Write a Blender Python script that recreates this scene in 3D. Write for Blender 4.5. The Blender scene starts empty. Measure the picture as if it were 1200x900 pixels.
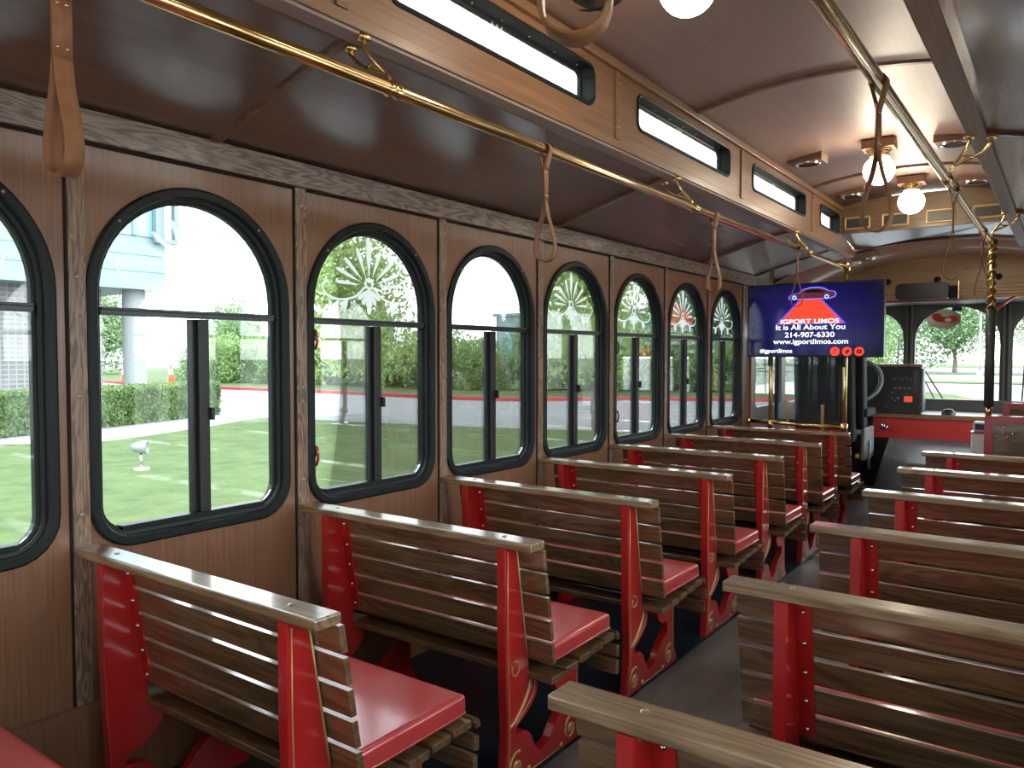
import bpy, bmesh, math, random
import numpy as np
from mathutils import Vector, Matrix
PI = math.pi
scene = bpy.context.scene
COL = scene.collection
random.seed(7)

# ------------------------------------------------------------------ materials
def mat(name):
    m = bpy.data.materials.new(name); m.use_nodes = True
    nt = m.node_tree; b = nt.nodes['Principled BSDF']
    return m, nt, b
def N(nt, t, **k):
    n = nt.nodes.new(t)
    for a, v in k.items(): setattr(n, a, v)
    return n
def ramp(nt, pts):
    r = N(nt, 'ShaderNodeValToRGB')
    el = r.color_ramp.elements
    while len(el) < len(pts): el.new(.5)
    for e, (p, c) in zip(el, pts): e.position = p; e.color = (*c, 1)
    return r
def coords(nt, scale, rnd=True):
    tc = N(nt, 'ShaderNodeTexCoord'); mp = N(nt, 'ShaderNodeMapping')
    mp.inputs['Scale'].default_value = scale
    nt.links.new(tc.outputs['Object'], mp.inputs['Vector'])
    if rnd:
        oi = N(nt, 'ShaderNodeObjectInfo'); mu = N(nt, 'ShaderNodeMath', operation='MULTIPLY'); mu.inputs[1].default_value = 37.0
        nt.links.new(oi.outputs['Random'], mu.inputs[0])
        nt.links.new(mu.outputs[0], mp.inputs['Location'])
    return mp
def plain(name, col, rough=.5, metal=0, coat=0, noise=.12, nscale=9, bump=0, spec=.5):
    m, nt, b = mat(name)
    mp = coords(nt, (nscale,)*3)
    n = N(nt, 'ShaderNodeTexNoise'); n.inputs['Detail'].default_value = 4; n.inputs['Scale'].default_value = 1
    nt.links.new(mp.outputs[0], n.inputs['Vector'])
    lo = tuple(c*(1-noise) for c in col); hi = tuple(min(1, c*(1+noise)) for c in col)
    r = ramp(nt, [(.3, lo), (.7, hi)])
    nt.links.new(n.outputs['Fac'], r.inputs[0]); nt.links.new(r.outputs[0], b.inputs['Base Color'])
    b.inputs['Roughness'].default_value = rough; b.inputs['Metallic'].default_value = metal
    b.inputs['Coat Weight'].default_value = coat; b.inputs['Coat Roughness'].default_value = .12
    b.inputs['Specular IOR Level'].default_value = spec
    if bump:
        bp = N(nt, 'ShaderNodeBump'); bp.inputs['Strength'].default_value = bump; bp.inputs['Distance'].default_value = .01
        nt.links.new(n.outputs['Fac'], bp.inputs['Height']); nt.links.new(bp.outputs[0], b.inputs['Normal'])
    return m
def wood(name, dark, light, axis, rough=.35, coat=.3, fig=9.0, fine=120, bump=.12, figure=.5):
    """axis = direction of the grain (0,1,2)"""
    m, nt, b = mat(name)
    s = [fig]*3; s[axis] = fig*.13
    mp = coords(nt, s)
    w = N(nt, 'ShaderNodeTexNoise'); w.inputs['Scale'].default_value = 1.0; w.inputs['Detail'].default_value = 2; w.inputs['Distortion'].default_value = .6
    nt.links.new(mp.outputs[0], w.inputs['Vector'])
    # growth rings: sine of the noise field
    mu = N(nt, 'ShaderNodeMath', operation='MULTIPLY'); mu.inputs[1].default_value = 60
    sn = N(nt, 'ShaderNodeMath', operation='SINE')
    nt.links.new(w.outputs['Fac'], mu.inputs[0]); nt.links.new(mu.outputs[0], sn.inputs[0])
    s2 = [fine]*3; s2[axis] = fine*.03
    mp2 = coords(nt, s2)
    f = N(nt, 'ShaderNodeTexNoise'); f.inputs['Scale'].default_value = 1.0; f.inputs['Detail'].default_value = 3
    nt.links.new(mp2.outputs[0], f.inputs['Vector'])
    a = N(nt, 'ShaderNodeMath', operation='MULTIPLY_ADD'); a.inputs[1].default_value = .25*figure; a.inputs[2].default_value = 0
    nt.links.new(sn.outputs[0], a.inputs[0])
    a2 = N(nt, 'ShaderNodeMath', operation='ADD')
    nt.links.new(a.outputs[0], a2.inputs[0]); nt.links.new(f.outputs['Fac'], a2.inputs[1])
    r = ramp(nt, [(.25, dark), (.72, light)])
    nt.links.new(a2.outputs[0], r.inputs[0]); nt.links.new(r.outputs[0], b.inputs['Base Color'])
    b.inputs['Roughness'].default_value = rough
    b.inputs['Coat Weight'].default_value = coat; b.inputs['Coat Roughness'].default_value = .15
    bp = N(nt, 'ShaderNodeBump'); bp.inputs['Strength'].default_value = bump; bp.inputs['Distance'].default_value = .004
    nt.links.new(a2.outputs[0], bp.inputs['Height']); nt.links.new(bp.outputs[0], b.inputs['Normal'])
    return m
def emit(name, col, st):
    m, nt, b = mat(name)
    b.inputs['Base Color'].default_value = (*[c*.2 for c in col], 1)
    b.inputs['Emission Color'].default_value = (*col, 1); b.inputs['Emission Strength'].default_value = st
    b.inputs['Roughness'].default_value = .3
    return m

M = {}
M['panel'] = wood('mahogany_plywood', (.185, .086, .043), (.265, .135, .072), 2, rough=.38, coat=.35, fig=5, fine=150, figure=.12, bump=.04)
M['panel_f'] = wood('mahogany_fascia', (.19, .095, .046), (.28, .15, .08), 1, rough=.4, coat=.15, fig=5, fine=90, figure=.15, bump=.04)
M['ceiling'] = wood('ceiling_laminate', (.105, .046, .028), (.155, .075, .047), 1, rough=.42, coat=1.0, fig=4, fine=50, figure=.1, bump=.0)
M['ceiling'].node_tree.nodes['Principled BSDF'].inputs['Coat IOR'].default_value = 2.1
M['ceiling'].node_tree.nodes['Principled BSDF'].inputs['Coat Roughness'].default_value = .2
M['ceiling_up'] = wood('raised_ceiling_laminate', (.26, .155, .125), (.31, .19, .155), 1, rough=.55, coat=.5, fig=4, fine=50, figure=.1, bump=.0)
M['ceiling_up'].node_tree.nodes['Principled BSDF'].inputs['Coat Roughness'].default_value = .42
M['oak_trim'] = wood('oak_trim', (.12, .072, .045), (.33, .225, .15), 2, rough=.4, coat=.1, fig=30, fine=170, figure=.8)
M['oak_header'] = wood('oak_header', (.13, .088, .066), (.33, .245, .19), 1, rough=.38, coat=.2, fig=20, fine=170, figure=.9)
M['rib'] = wood('ceiling_rib', (.12, .06, .036), (.24, .13, .08), 0, rough=.35, coat=.2, fig=12)
M['grey_strip'] = wood('ceiling_edge_strip', (.30, .215, .185), (.38, .285, .25), 1, rough=.5, coat=.0, fig=12, figure=.2)
M['slat'] = wood('oak_slat', (.085, .047, .019), (.205, .128, .060), 0, rough=.36, coat=1.0, fig=11, fine=170, figure=.6)
for k_ in ('slat',): M[k_].node_tree.nodes['Principled BSDF'].inputs['Coat IOR'].default_value = 1.75
M['slat'].node_tree.nodes['Principled BSDF'].inputs['Coat Roughness'].default_value = .10
M['cap'] = wood('oak_cap', (.15, .092, .045), (.33, .22, .12), 0, rough=.34, coat=1.0, fig=12, fine=160, figure=.6)
M['cap'].node_tree.nodes['Principled BSDF'].inputs['Coat IOR'].default_value = 1.8
M['cap'].node_tree.nodes['Principled BSDF'].inputs['Coat Roughness'].default_value = .12
M['plank'] = wood('header_plank', (.55, .34, .17), (.72, .48, .27), 0, rough=.4, coat=.1, fig=6, figure=.3)
M['red'] = plain('red_enamel', (.44, .016, .016), rough=.28, coat=.8, noise=.08)
M['red_panel'] = plain('red_laminate', (.55, .03, .028), rough=.4, noise=.06)
M['gold'] = plain('gold_paint', (.52, .36, .15), rough=.38, metal=.3)
M['vinyl'] = plain('red_vinyl', (.62, .055, .06), rough=.36, coat=1.0, noise=.05, nscale=60, bump=.03)
M['vinyl'].node_tree.nodes['Principled BSDF'].inputs['Coat Roughness'].default_value = .17; M['vinyl'].node_tree.nodes['Principled BSDF'].inputs['Coat IOR'].default_value = 2.2
M['brass'] = plain('polished_brass', (.80, .58, .26), rough=.16, metal=1, noise=.12, nscale=5)
M['steel'] = plain('screw_steel', (.6, .58, .54), rough=.25, metal=1)
M['screw'] = plain('trim_screw', (.45, .38, .27), rough=.35, metal=.8)
M['leather'] = plain('tan_leather', (.30, .13, .055), rough=.5, noise=.15, nscale=30, bump=.1)
M['leather_edge'] = plain('leather_edge', (.10, .04, .02), rough=.6)
M['rubber'] = plain('black_window_rubber', (.006, .011, .011), rough=.45, coat=0, noise=.2, nscale=60, spec=.28)
M['alu'] = plain('dark_anodised_sash', (.05, .055, .06), rough=.3, metal=.4)
M['black'] = plain('black_plastic', (.012, .012, .013), rough=.4)
M['floor'] = None
M['navy'] = plain('dark_blue_coving', (.012, .022, .034), rough=.35, noise=.2)
M['grey'] = plain('grey_rubber_mat', (.10, .105, .11), rough=.5, noise=.15, nscale=20, bump=.1)
M['cab_grey'] = plain('cab_grey_trim', (.095, .09, .088), rough=.5, noise=.08)
M['seat_black'] = plain('driver_seat_fabric', (.014, .02, .026), rough=.8, nscale=80, bump=.2)
M['seat_grey'] = plain('driver_seat_plastic', (.22, .24, .25), rough=.45)
M['white'] = plain('white_plastic', (.78, .78, .76), rough=.4, noise=.03)
M['blue'] = plain('blue_label', (.02, .03, .14), rough=.5)
M['mirror'] = plain('mirror_housing', (.03, .035, .04), rough=.25, coat=.4)
M['hose'] = plain('chrome', (.7, .7, .72), rough=.12, metal=1)

# floor: dark grey ribbed rubber with scuffs
m, nt, b = mat('dark_grey_floor'); M['floor'] = m
mp = coords(nt, (6, 1.2, 6), False); n1 = N(nt, 'ShaderNodeTexNoise'); n1.inputs['Scale'].default_value = 2; n1.inputs['Detail'].default_value = 6
nt.links.new(mp.outputs[0], n1.inputs['Vector']); r = ramp(nt, [(.3, (.12, .115, .113)), (.75, (.23, .22, .217))])
nt.links.new(n1.outputs['Fac'], r.inputs[0]); nt.links.new(r.outputs[0], b.inputs['Base Color']); b.inputs['Roughness'].default_value = .42
bp = N(nt, 'ShaderNodeBump'); bp.inputs['Strength'].default_value = .15; nt.links.new(n1.outputs['Fac'], bp.inputs['Height']); nt.links.new(bp.outputs[0], b.inputs['Normal'])

# window glass: thin pane, mostly transparent with fresnel mirror
def glass(name, tint=(.972, .985, .98), extra=.0):
    m, nt, b = mat(name); nt.nodes.remove(b)
    out = [n for n in nt.nodes if n.type == 'OUTPUT_MATERIAL'][0]
    t = N(nt, 'ShaderNodeBsdfTransparent'); t.inputs[0].default_value = (*tint, 1)
    g = N(nt, 'ShaderNodeBsdfGlossy'); g.inputs['Roughness'].default_value = .0
    f = N(nt, 'ShaderNodeFresnel'); f.inputs['IOR'].default_value = 1.5
    a = N(nt, 'ShaderNodeMath', operation='MULTIPLY_ADD'); a.inputs[1].default_value = .8; a.inputs[2].default_value = extra
    mx = N(nt, 'ShaderNodeMixShader')
    nt.links.new(f.outputs[0], a.inputs[0]); nt.links.new(a.outputs[0], mx.inputs[0])
    nt.links.new(t.outputs[0], mx.inputs[1]); nt.links.new(g.outputs[0], mx.inputs[2]); nt.links.new(mx.outputs[0], out.inputs[0])
    return m
M['glass'] = glass('window_glass')
m, nt, b = mat('etched_frost'); M['frost'] = m; nt.nodes.remove(b)
out = [n for n in nt.nodes if n.type == 'OUTPUT_MATERIAL'][0]
t = N(nt, 'ShaderNodeBsdfTransparent'); d = N(nt, 'ShaderNodeBsdfTranslucent'); d.inputs[0].default_value = (.95, .97, .97, 1)
d2 = N(nt, 'ShaderNodeBsdfDiffuse'); d2.inputs[0].default_value = (.9, .92, .92, 1)
ad = N(nt, 'ShaderNodeMixShader'); ad.inputs[0].default_value = .25; mx = N(nt, 'ShaderNodeMixShader'); mx.inputs[0].default_value = .72
nt.links.new(d.outputs[0], ad.inputs[1]); nt.links.new(d2.outputs[0], ad.inputs[2])
nt.links.new(t.outputs[0], mx.inputs[1]); nt.links.new(ad.outputs[0], mx.inputs[2]); nt.links.new(mx.outputs[0], out.inputs[0])

M['globe'] = emit('lit_opal_globe', (1.0, .86, .66), 13.0)
M['scr_bg'] = None
def grassmat(name, a, b_, scale=3):
    m, nt, b = mat(name)
    mp = coords(nt, (scale,)*3, False)
    n1 = N(nt, 'ShaderNodeTexNoise'); n1.inputs['Scale'].default_value = .35; n1.inputs['Detail'].default_value = 12; n1.inputs['Roughness'].default_value = .7
    nt.links.new(mp.outputs[0], n1.inputs['Vector'])
    r = ramp(nt, [(.32, a), (.68, b_)]); nt.links.new(n1.outputs['Fac'], r.inputs[0]); nt.links.new(r.outputs[0], b.inputs['Base Color'])
    b.inputs['Roughness'].default_value = .9; b.inputs['Specular IOR Level'].default_value = .1
    bp = N(nt, 'ShaderNodeBump'); bp.inputs['Strength'].default_value = .6; bp.inputs['Distance'].default_value = .1
    nt.links.new(n1.outputs['Fac'], bp.inputs['Height']); nt.links.new(bp.outputs[0], b.inputs['Normal'])
    return m
M['grass'] = grassmat('mown_grass', (.050, .080, .031), (.098, .133, .056), 5)
M['asphalt'] = grassmat('pale_concrete_road', (.19, .195, .198), (.22, .227, .23), .8)
M['pave'] = grassmat('concrete_path', (.22, .22, .205), (.28, .28, .26), 1)
M['bounce_ground'] = grassmat('pale_bounce_paving', (.50, .46, .41), (.60, .56, .50), 1)  # for the added pale ground that bounces light in from the right
M['curb'] = plain('red_painted_curb', (.42, .06, .06), rough=.8, noise=.2, nscale=1.5)
def leafmat(name, a, b_):
    m, nt, b = mat(name)
    mp = coords(nt, (1.3,)*3); n1 = N(nt, 'ShaderNodeTexNoise'); n1.inputs['Scale'].default_value = 1.5; n1.inputs['Detail'].default_value = 8
    nt.links.new(mp.outputs[0], n1.inputs['Vector']); r = ramp(nt, [(.35, a), (.65, b_)])
    nt.links.new(n1.outputs['Fac'], r.inputs[0]); nt.links.new(r.outputs[0], b.inputs['Base Color']); b.inputs['Roughness'].default_value = .6
    tr = N(nt, 'ShaderNodeBsdfTranslucent'); nt.links.new(r.outputs[0], tr.inputs[0])
    mx = N(nt, 'ShaderNodeMixShader'); mx.inputs[0].default_value = .35
    out = [n for n in nt.nodes if n.type == 'OUTPUT_MATERIAL'][0]
    nt.links.new(b.outputs[0], mx.inputs[1]); nt.links.new(tr.outputs[0], mx.inputs[2]); nt.links.new(mx.outputs[0], out.inputs[0])
    return m
M['leaf'] = leafmat('bush_leaves', (.13, .22, .07), (.30, .43, .17))
M['leaf_d'] = leafmat('dark_tree_leaves', (.11, .19, .08), (.22, .34, .16))
M['leaf_l'] = leafmat('light_tree_leaves', (.22, .33, .10), (.40, .52, .20))
M['hedge'] = leafmat('clipped_hedge_leaves', (.07, .13, .035), (.19, .27, .09))
M['bark'] = wood('bark', (.10, .08, .06), (.28, .24, .2), 2, rough=.9, coat=0, fig=20)
M['bluewall'] = plain('pale_blue_facade', (.19, .275, .285), rough=.5, noise=.05, nscale=.8)
M['seam'] = plain('facade_seam', (.16, .24, .25), rough=.6)
M['winblue'] = plain('blue_window_glass', (.16, .33, .38), rough=.1, coat=.5, noise=.25, nscale=.5)
M['winframe'] = plain('grey_window_frame', (.15, .20, .22), rough=.5)
M['column'] = plain('grey_concrete_column', (.22, .24, .24), rough=.7, noise=.06)
M['cone'] = plain('orange_cone', (.75, .12, .03), rough=.5)
# small-tile wall
m, nt, b = mat('small_grey_tiles'); M['tile'] = m
mp = coords(nt, (1, 1, 1), False); br = N(nt, 'ShaderNodeTexBrick'); br.offset = 0
sx = N(nt, 'ShaderNodeSeparateXYZ'); cx = N(nt, 'ShaderNodeCombineXYZ')
nt.links.new(mp.outputs[0], sx.inputs[0]); ax = N(nt, 'ShaderNodeMath', operation='ADD')
nt.links.new(sx.outputs['X'], ax.inputs[0]); nt.links.new(sx.outputs['Y'], ax.inputs[1])
nt.links.new(ax.outputs[0], cx.inputs['X']); nt.links.new(sx.outputs['Z'], cx.inputs['Y']); nt.links.new(cx.outputs[0], br.inputs['Vector'])
br.inputs['Scale'].default_value = 1; br.inputs['Brick Width'].default_value = .30; br.inputs['Row Height'].default_value = .2; br.inputs['Mortar Size'].default_value = .028
br.inputs['Color1'].default_value = (.10, .108, .108, 1); br.inputs['Color2'].default_value = (.13, .134, .13, 1); br.inputs['Mortar'].default_value = (.19, .20, .20, 1)
nt.links.new(br.outputs['Color'], b.inputs['Base Color']); b.inputs['Roughness'].default_value = .6

# ------------------------------------------------------------------ geometry helpers
class MB:
    def __init__(s): s.v = []; s.f = []; s.mi = []; s.sm = []
    def add(s, vs, fs, mi=0, sm=False):
        o = len(s.v); s.v += [tuple(v) for v in vs]
        for f in fs: s.f.append(tuple(i+o for i in f)); s.mi.append(mi); s.sm.append(sm)
        return s
    def box(s, x0, x1, y0, y1, z0, z1, mi=0, M4=None):
        vs = [Vector((x, y, z)) for x in (x0, x1) for y in (y0, y1) for z in (z0, z1)]
        if M4 is not None: vs = [M4 @ v for v in vs]
        return s.add(vs, [(0,1,3,2), (4,6,7,5), (0,4,5,1), (2,3,7,6), (0,2,6,4), (1,5,7,3)], mi)
    def tube(s, pts, r, n=10, mi=0, closed=False, caps=True, squash=None):
        pts = [Vector(p) for p in pts]; L = len(pts)
        rs = r if isinstance(r, (list, tuple)) else [r]*L
        # parallel transport frames
        T = []
        for i in range(L):
            a = pts[i-1] if (i > 0 or closed) else pts[i]; c = pts[(i+1) % L] if (i < L-1 or closed) else pts[i]
            T.append((c-a).normalized())
        u = T[0].orthogonal().normalized(); vs = []
        for i in range(L):
            u = (u - T[i]*u.dot(T[i])).normalized(); w = T[i].cross(u)
            for k in range(n):
                a = 2*PI*k/n; vs.append(pts[i] + (u*math.cos(a) + w*math.sin(a))*rs[i])
        fs = []
        for i in range(L if closed else L-1):
            j = (i+1) % L
            for k in range(n): fs.append((i*n+k, i*n+(k+1) % n, j*n+(k+1) % n, j*n+k))
        s.add(vs, fs, mi, True)
        if caps and not closed:
            o = len(s.v)-L*n
            s.f.append(tuple(o+k for k in reversed(range(n)))); s.mi.append(mi); s.sm.append(False)
            s.f.append(tuple(o+(L-1)*n+k for k in range(n))); s.mi.append(mi); s.sm.append(False)
        return s
    def lathe(s, prof, n=24, axis='z', o=(0, 0, 0), mi=0, sm=True, sx=1, sy=1):
        vs = []; o = Vector(o)
        for (r, h) in prof:
            for k in range(n):
                a = 2*PI*k/n; p = (r*math.cos(a)*sx, r*math.sin(a)*sy, h)
                if axis == 'x': p = (p[2], p[0], p[1])
                if axis == 'y': p = (p[0], p[2], p[1])
                vs.append(o+Vector(p))
        fs = [(i*n+k, i*n+(k+1) % n, (i+1)*n+(k+1) % n, (i+1)*n+k) for i in range(len(prof)-1) for k in range(n)]
        return s.add(vs, fs, mi, sm)
    def ring(s, path, prof, to3, mi=0, sm=True, closed=True):
        """path(d) -> 2D points inset by d ; prof = [(inset, depth)] ; to3(a,b,depth)"""
        vs = []; L = None
        for d, h in prof:
            p = path(d); L = len(p); vs += [to3(a, b_, h) for a, b_ in p]
        fs = []; K = len(prof)
        for i in range(K if closed else K-1):
            j = (i+1) % K
            for k in range(L): fs.append((i*L+k, i*L+(k+1) % L, j*L+(k+1) % L, j*L+k))
        return s.add(vs, fs, mi, sm)
    def build(s, name, mats, parent=None, bevel=0, fix=True, kind=None, autosmooth=None):
        me = bpy.data.meshes.new(name); me.from_pydata(s.v, [], s.f); me.update()
        if not isinstance(mats, (list, tuple)): mats = [mats]
        for m_ in mats: me.materials.append(m_)
        me.polygons.foreach_set('material_index', s.mi); me.polygons.foreach_set('use_smooth', s.sm)
        if fix or bevel:
            bm = bmesh.new(); bm.from_mesh(me)
            if bevel:
                bmesh.ops.bevel(bm, geom=[e for e in bm.edges if len(e.link_faces) == 2 and e.calc_face_angle(0) > .6], offset=bevel, segments=2, profile=.5, affect='EDGES')
            bmesh.ops.recalc_face_normals(bm, faces=bm.faces[:]); bm.to_mesh(me); bm.free()
        o = bpy.data.objects.new(name, me); COL.objects.link(o)
        if parent is not None: o.parent = parent
        if kind: o['kind'] = kind
        return o

def thing(name, label=None, cat=None, loc=(0, 0, 0), rz=0, group=None, kind=None):
    o = bpy.data.objects.new(name, None); COL.objects.link(o); o.empty_display_size = .1
    o.location = loc; o.rotation_euler = (0, 0, rz); tag(o, label, cat, group, kind)
    return o
def tag(o, label=None, cat=None, group=None, kind=None):
    if label: o['label'] = label
    if cat: o['category'] = cat
    if group: o['group'] = group
    if kind: o['kind'] = kind
    return o
KIDS = {}
def copy_tree(o, parent=None, kids=None):
    c = o.copy(); COL.objects.link(c); c.parent = parent
    for ch in kids[o.name]: copy_tree(ch, c, kids)
    return c
def kids_of(root):
    d = {}
    def walk(o):
        d[o.name] = [c for c in ALLC.get(o, [])]
        for c in d[o.name]: walk(c)
    ALLC = {}
    for o in bpy.data.objects:
        if o.parent: ALLC.setdefault(o.parent, []).append(o)
    walk(root); return d

def flat_mesh(loops, thick, plane='yz', bevel=0, offset=0):
    """filled outline with holes, extruded. returns mesh. plane yz: (a,b)->(y,z) extruded along x"""
    cu = bpy.data.curves.new('tmp', 'CURVE'); cu.dimensions = '2D'; cu.fill_mode = 'BOTH'; cu.extrude = thick/2 - bevel
    cu.bevel_depth = bevel; cu.bevel_resolution = 1
    if bevel: cu.offset = -bevel
    for lp in loops:
        sp = cu.splines.new('POLY'); sp.points.add(len(lp)-1)
        for p, (a, b_) in zip(sp.points, lp): p.co = (a, b_, 0, 1)
        sp.use_cyclic_u = True
    o = bpy.data.objects.new('tmp', cu); COL.objects.link(o)
    dg = bpy.context.evaluated_depsgraph_get(); me = bpy.data.meshes.new_from_object(o.evaluated_get(dg))
    bpy.data.objects.remove(o); bpy.data.curves.remove(cu)
    for v in me.vertices:
        x, y, z = v.co; z += offset
        v.co = (z, x, y) if plane == 'yz' else ((x, -z, y) if plane == 'xz' else (x, y, z))
    me.materials.clear()
    for p in me.polygons: p.use_smooth = False
    return me
def flat(name, loops, thick, mat_, parent=None, plane='yz', bevel=0, offset=0, kind=None):
    me = flat_mesh(loops, thick, plane, bevel, offset); me.name = name; me.materials.append(mat_)
    for p in me.polygons: p.material_index = 0
    o = bpy.data.objects.new(name, me); COL.objects.link(o)
    if parent is not None: o.parent = parent
    if kind: o['kind'] = kind
    return o
def spline(pts, n=6, closed=True):
    out = []; L = len(pts)
    for i in range(L if closed else L-1):
        p0 = pts[(i-1) % L] if closed or i > 0 else pts[i]; p1 = pts[i]; p2 = pts[(i+1) % L]; p3 = pts[(i+2) % L] if closed or i < L-2 else pts[i+1]
        for k in range(n):
            t = k/n; q = []
            for c in range(len(p1)):
                q.append(.5*((2*p1[c])+(-p0[c]+p2[c])*t+(2*p0[c]-5*p1[c]+4*p2[c]-p3[c])*t*t+(-p0[c]+3*p1[c]-3*p2[c]+p3[c])*t**3))
            out.append(tuple(q))
    if not closed: out.append(tuple(pts[-1]))
    return out

# ------------------------------------------------------------------ room constants (metres; aisle centre x = 0, bus runs along +y)
XW = 1.257                      # half width
PITCH = .7456
yb = lambda k: .986 + PITCH*k   # bench / batten positions
YR, YF = -3.486, 6.43           # rear, end of the panelled wall
WB, WS, WH = .705, 1.416, .334  # window bottom, arch spring height, half width (top = WS+WH = 1.75)
def arch(hw, zb, zs, rc, c=0, n=7, ns=28):
    def f(d):
        w = hw-d; b_ = zb+d; r_ = max(rc-d, .012); p = []
        for k in range(n): a = PI+PI/2*k/(n-1); p.append((c-w+r_+r_*math.cos(a), b_+r_+r_*math.sin(a)))
        for k in range(n): a = 1.5*PI+PI/2*k/(n-1); p.append((c+w-r_+r_*math.cos(a), b_+r_+r_*math.sin(a)))
        for k in range(ns+1): a = PI*k/ns; p.append((c+w*math.cos(a), zs+w*math.sin(a)))
        return p
    return f
def rrect(a0, a1, b0, b1, rc, n=6):
    def f(d):
        r_ = max(rc-d, .008); x0, x1, y0, y1 = a0+d, a1-d, b0+d, b1-d; p = []
        for (cx_, cy_, s) in ((x0+r_, y0+r_, PI), (x1-r_, y0+r_, 1.5*PI), (x1-r_, y1-r_, 0), (x0+r_, y1-r_, .5*PI)):
            for k in range(n): a = s+PI/2*k/(n-1); p.append((cx_+r_*math.cos(a), cy_+r_*math.sin(a)))
        return p
    return f
WC = [yb(i)+.380 for i in range(-6, 7)]     # window centres

# ------------------------------------------------------------------ side walls
for side, sg in (('left', -1), ('right', 1)):
    outer = [(YR, 0), (YF, 0), (YF, 1.93), (YR, 1.93)]
    cs = WC if sg < 0 else [c for c in WC if c < 5]
    holes = [list(reversed(arch(WH-.008, WB+.008, WS, .12, c)(0))) for c in cs]
    flat('wall_'+side, [outer]+holes, .05, M['panel'], plane='yz', offset=sg*(XW+.025), kind='structure')
    mb = MB(); mb.box(*sorted((sg*XW, sg*(XW-.012))), YR, YF, 0, .27); mb.box(*sorted((sg*XW, sg*(XW-.02))), YR, YF, .27, .295)
    mb.build('baseboard_'+side, M['panel'], kind='structure')
    # oak header beam under the ceiling
    mb = MB(); mb.box(*sorted((sg*(XW-.022), sg*(XW+.001))), YR, YF+.05, 1.822, 1.905)
    h = mb.build('trim_1' if sg < 0 else 'trim_2', M['oak_header'], bevel=.003, kind='structure')
    if sg < 0:
        y = .55
        while y < 6.3:
            s_ = MB().lathe([(0, -.003), (.004, -.003), (.006, 0)], 8, 'x', (-XW+.0225, y, 1.865)).build('screw', M['screw'], h); y += .31

# dark strips laid over the panelling joints, their shadow put in as colour
M['gap'] = plain('panel_joint_shadow_gap', (.012, .006, .004), rough=.9)
MB().box(-XW-.001, -XW+.0045, YR, YF, 1.813, 1.8225).build('trim_200', M['gap'], kind='structure')
# battens (vertical oak strips) with screws
ti = 3
batten_me = None
for sg in (-1, 1):
    for i in range(-5, 8 if sg < 0 else 6):
        y = yb(i); mb = MB(); mb.box(-.008, .0, 0, .046, .285, 1.822)
        if batten_me is None:
            o = mb.build('trim_%d' % ti, M['oak_trim'], bevel=.002); batten_me = o.data
            sm_ = MB().lathe([(0, .003), (.004, .003), (.006, 0)], 8, 'x'); so = sm_.build('screw', M['screw'], o); screw_me = so.data
            so.location = (0, .023, 1.457)
            gp = MB().box(-.0085, -.0035, -.007, 0, .285, 1.815).build('joint_shadow', M['gap'], o)  # dark strip for the shadow line at the batten edge
        else:
            gq = bpy.data.objects.new('joint_shadow', gp.data); COL.objects.link(gq)
            o = bpy.data.objects.new('trim_%d' % ti, batten_me); COL.objects.link(o)
            so = bpy.data.objects.new('screw', screw_me); COL.objects.link(so); so.parent = o; so.location = (0, .023, 1.457); gq.parent = o
        if sg < 0:
            for z in (1.76, 1.136, .816):
                s2 = so.copy(); COL.objects.link(s2); s2.parent = o; s2.location = (0, .023, z)
        o.location = (-XW+.008, y, 0) if sg < 0 else (XW-.008, y+.046, 0)
        if sg > 0: o.rotation_euler = (0, 0, PI)
        o['kind'] = 'structure'; ti += 1

# ------------------------------------------------------------------ arched windows
def tear(cx_, cy_, ang, ln, w, bend=0, n=9):
    """petal polygon from (cx,cy) outward"""
    L_, R_ = [], []
    for k in range(n+1):
        t = k/n; wd = w*math.sin(PI*min(1, t*.62+.0)**1.0)*(1 if t < .98 else .3) if k else w*.08
        a = ang+bend*t; x = cx_+ln*t*math.cos(a); y = cy_+ln*t*math.sin(a)
        px, py = -math.sin(a), math.cos(a)
        L_.append((x+px*wd/2, y+py*wd/2)); R_.append((x-px*wd/2, y-py*wd/2))
    return L_+list(reversed(R_))
def ornament_polys(s=1.0):
    P = []
    for a, l, w, r0 in ((90, .155, .030, .055), (112, .125, .020, .05), (68, .125, .020, .05), (140, .125, .018, .05), (40, .125, .018, .05),
                    (160, .14, .016, .05), (20, .14, .016, .05), (178, .13, .014, .05), (2, .13, .014, .05)):
        t = math.radians(a); P.append(tear(r0*math.cos(t), .015+r0*math.sin(t)*.7, t, l, w))
    for sg in (-1, 1):
        # long scroll
        pts = spline([(sg*.02, .01), (sg*.08, -.035), (sg*.16, -.05), (sg*.225, -.035), (sg*.245, .0), (sg*.225, .02), (sg*.212, .004)], 5, False)
        L_, R_ = [], []
        for i, p in enumerate(pts):
            q = pts[min(i+1, len(pts)-1)]; o_ = pts[max(i-1, 0)]; dx, dy = q[0]-o_[0], q[1]-o_[1]; l = math.hypot(dx, dy) or 1; w = .0045
            L_.append((p[0]-dy/l*w, p[1]+dx/l*w)); R_.append((p[0]+dy/l*w, p[1]-dx/l*w))
        for i in range(len(pts)-1): P.append([L_[i], L_[i+1], R_[i+1], R_[i]])
        for a, l in ((205, .05), (225, .06), (245, .055)):
            t = math.radians(a if sg < 0 else 180-a); P.append(tear(sg*.115, -.05, t, l, .014))
        for a in (215, 240, 262):
            t = math.radians(a if sg < 0 else 180-a); P.append(tear(0, 0, t, .075, .020))
    P.append(tear(0, -.01, -PI/2, .095, .024))
    for k in range(8):
        a = 2*PI*k/8; P.append([(.02*math.cos(a)+.008*math.cos(b_), .022+.02*math.sin(a)+.008*math.sin(b_)) for b_ in (j*PI/4 for j in range(8))])
    return [[(x*s, y*s) for x, y in p] for p in P]
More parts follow.
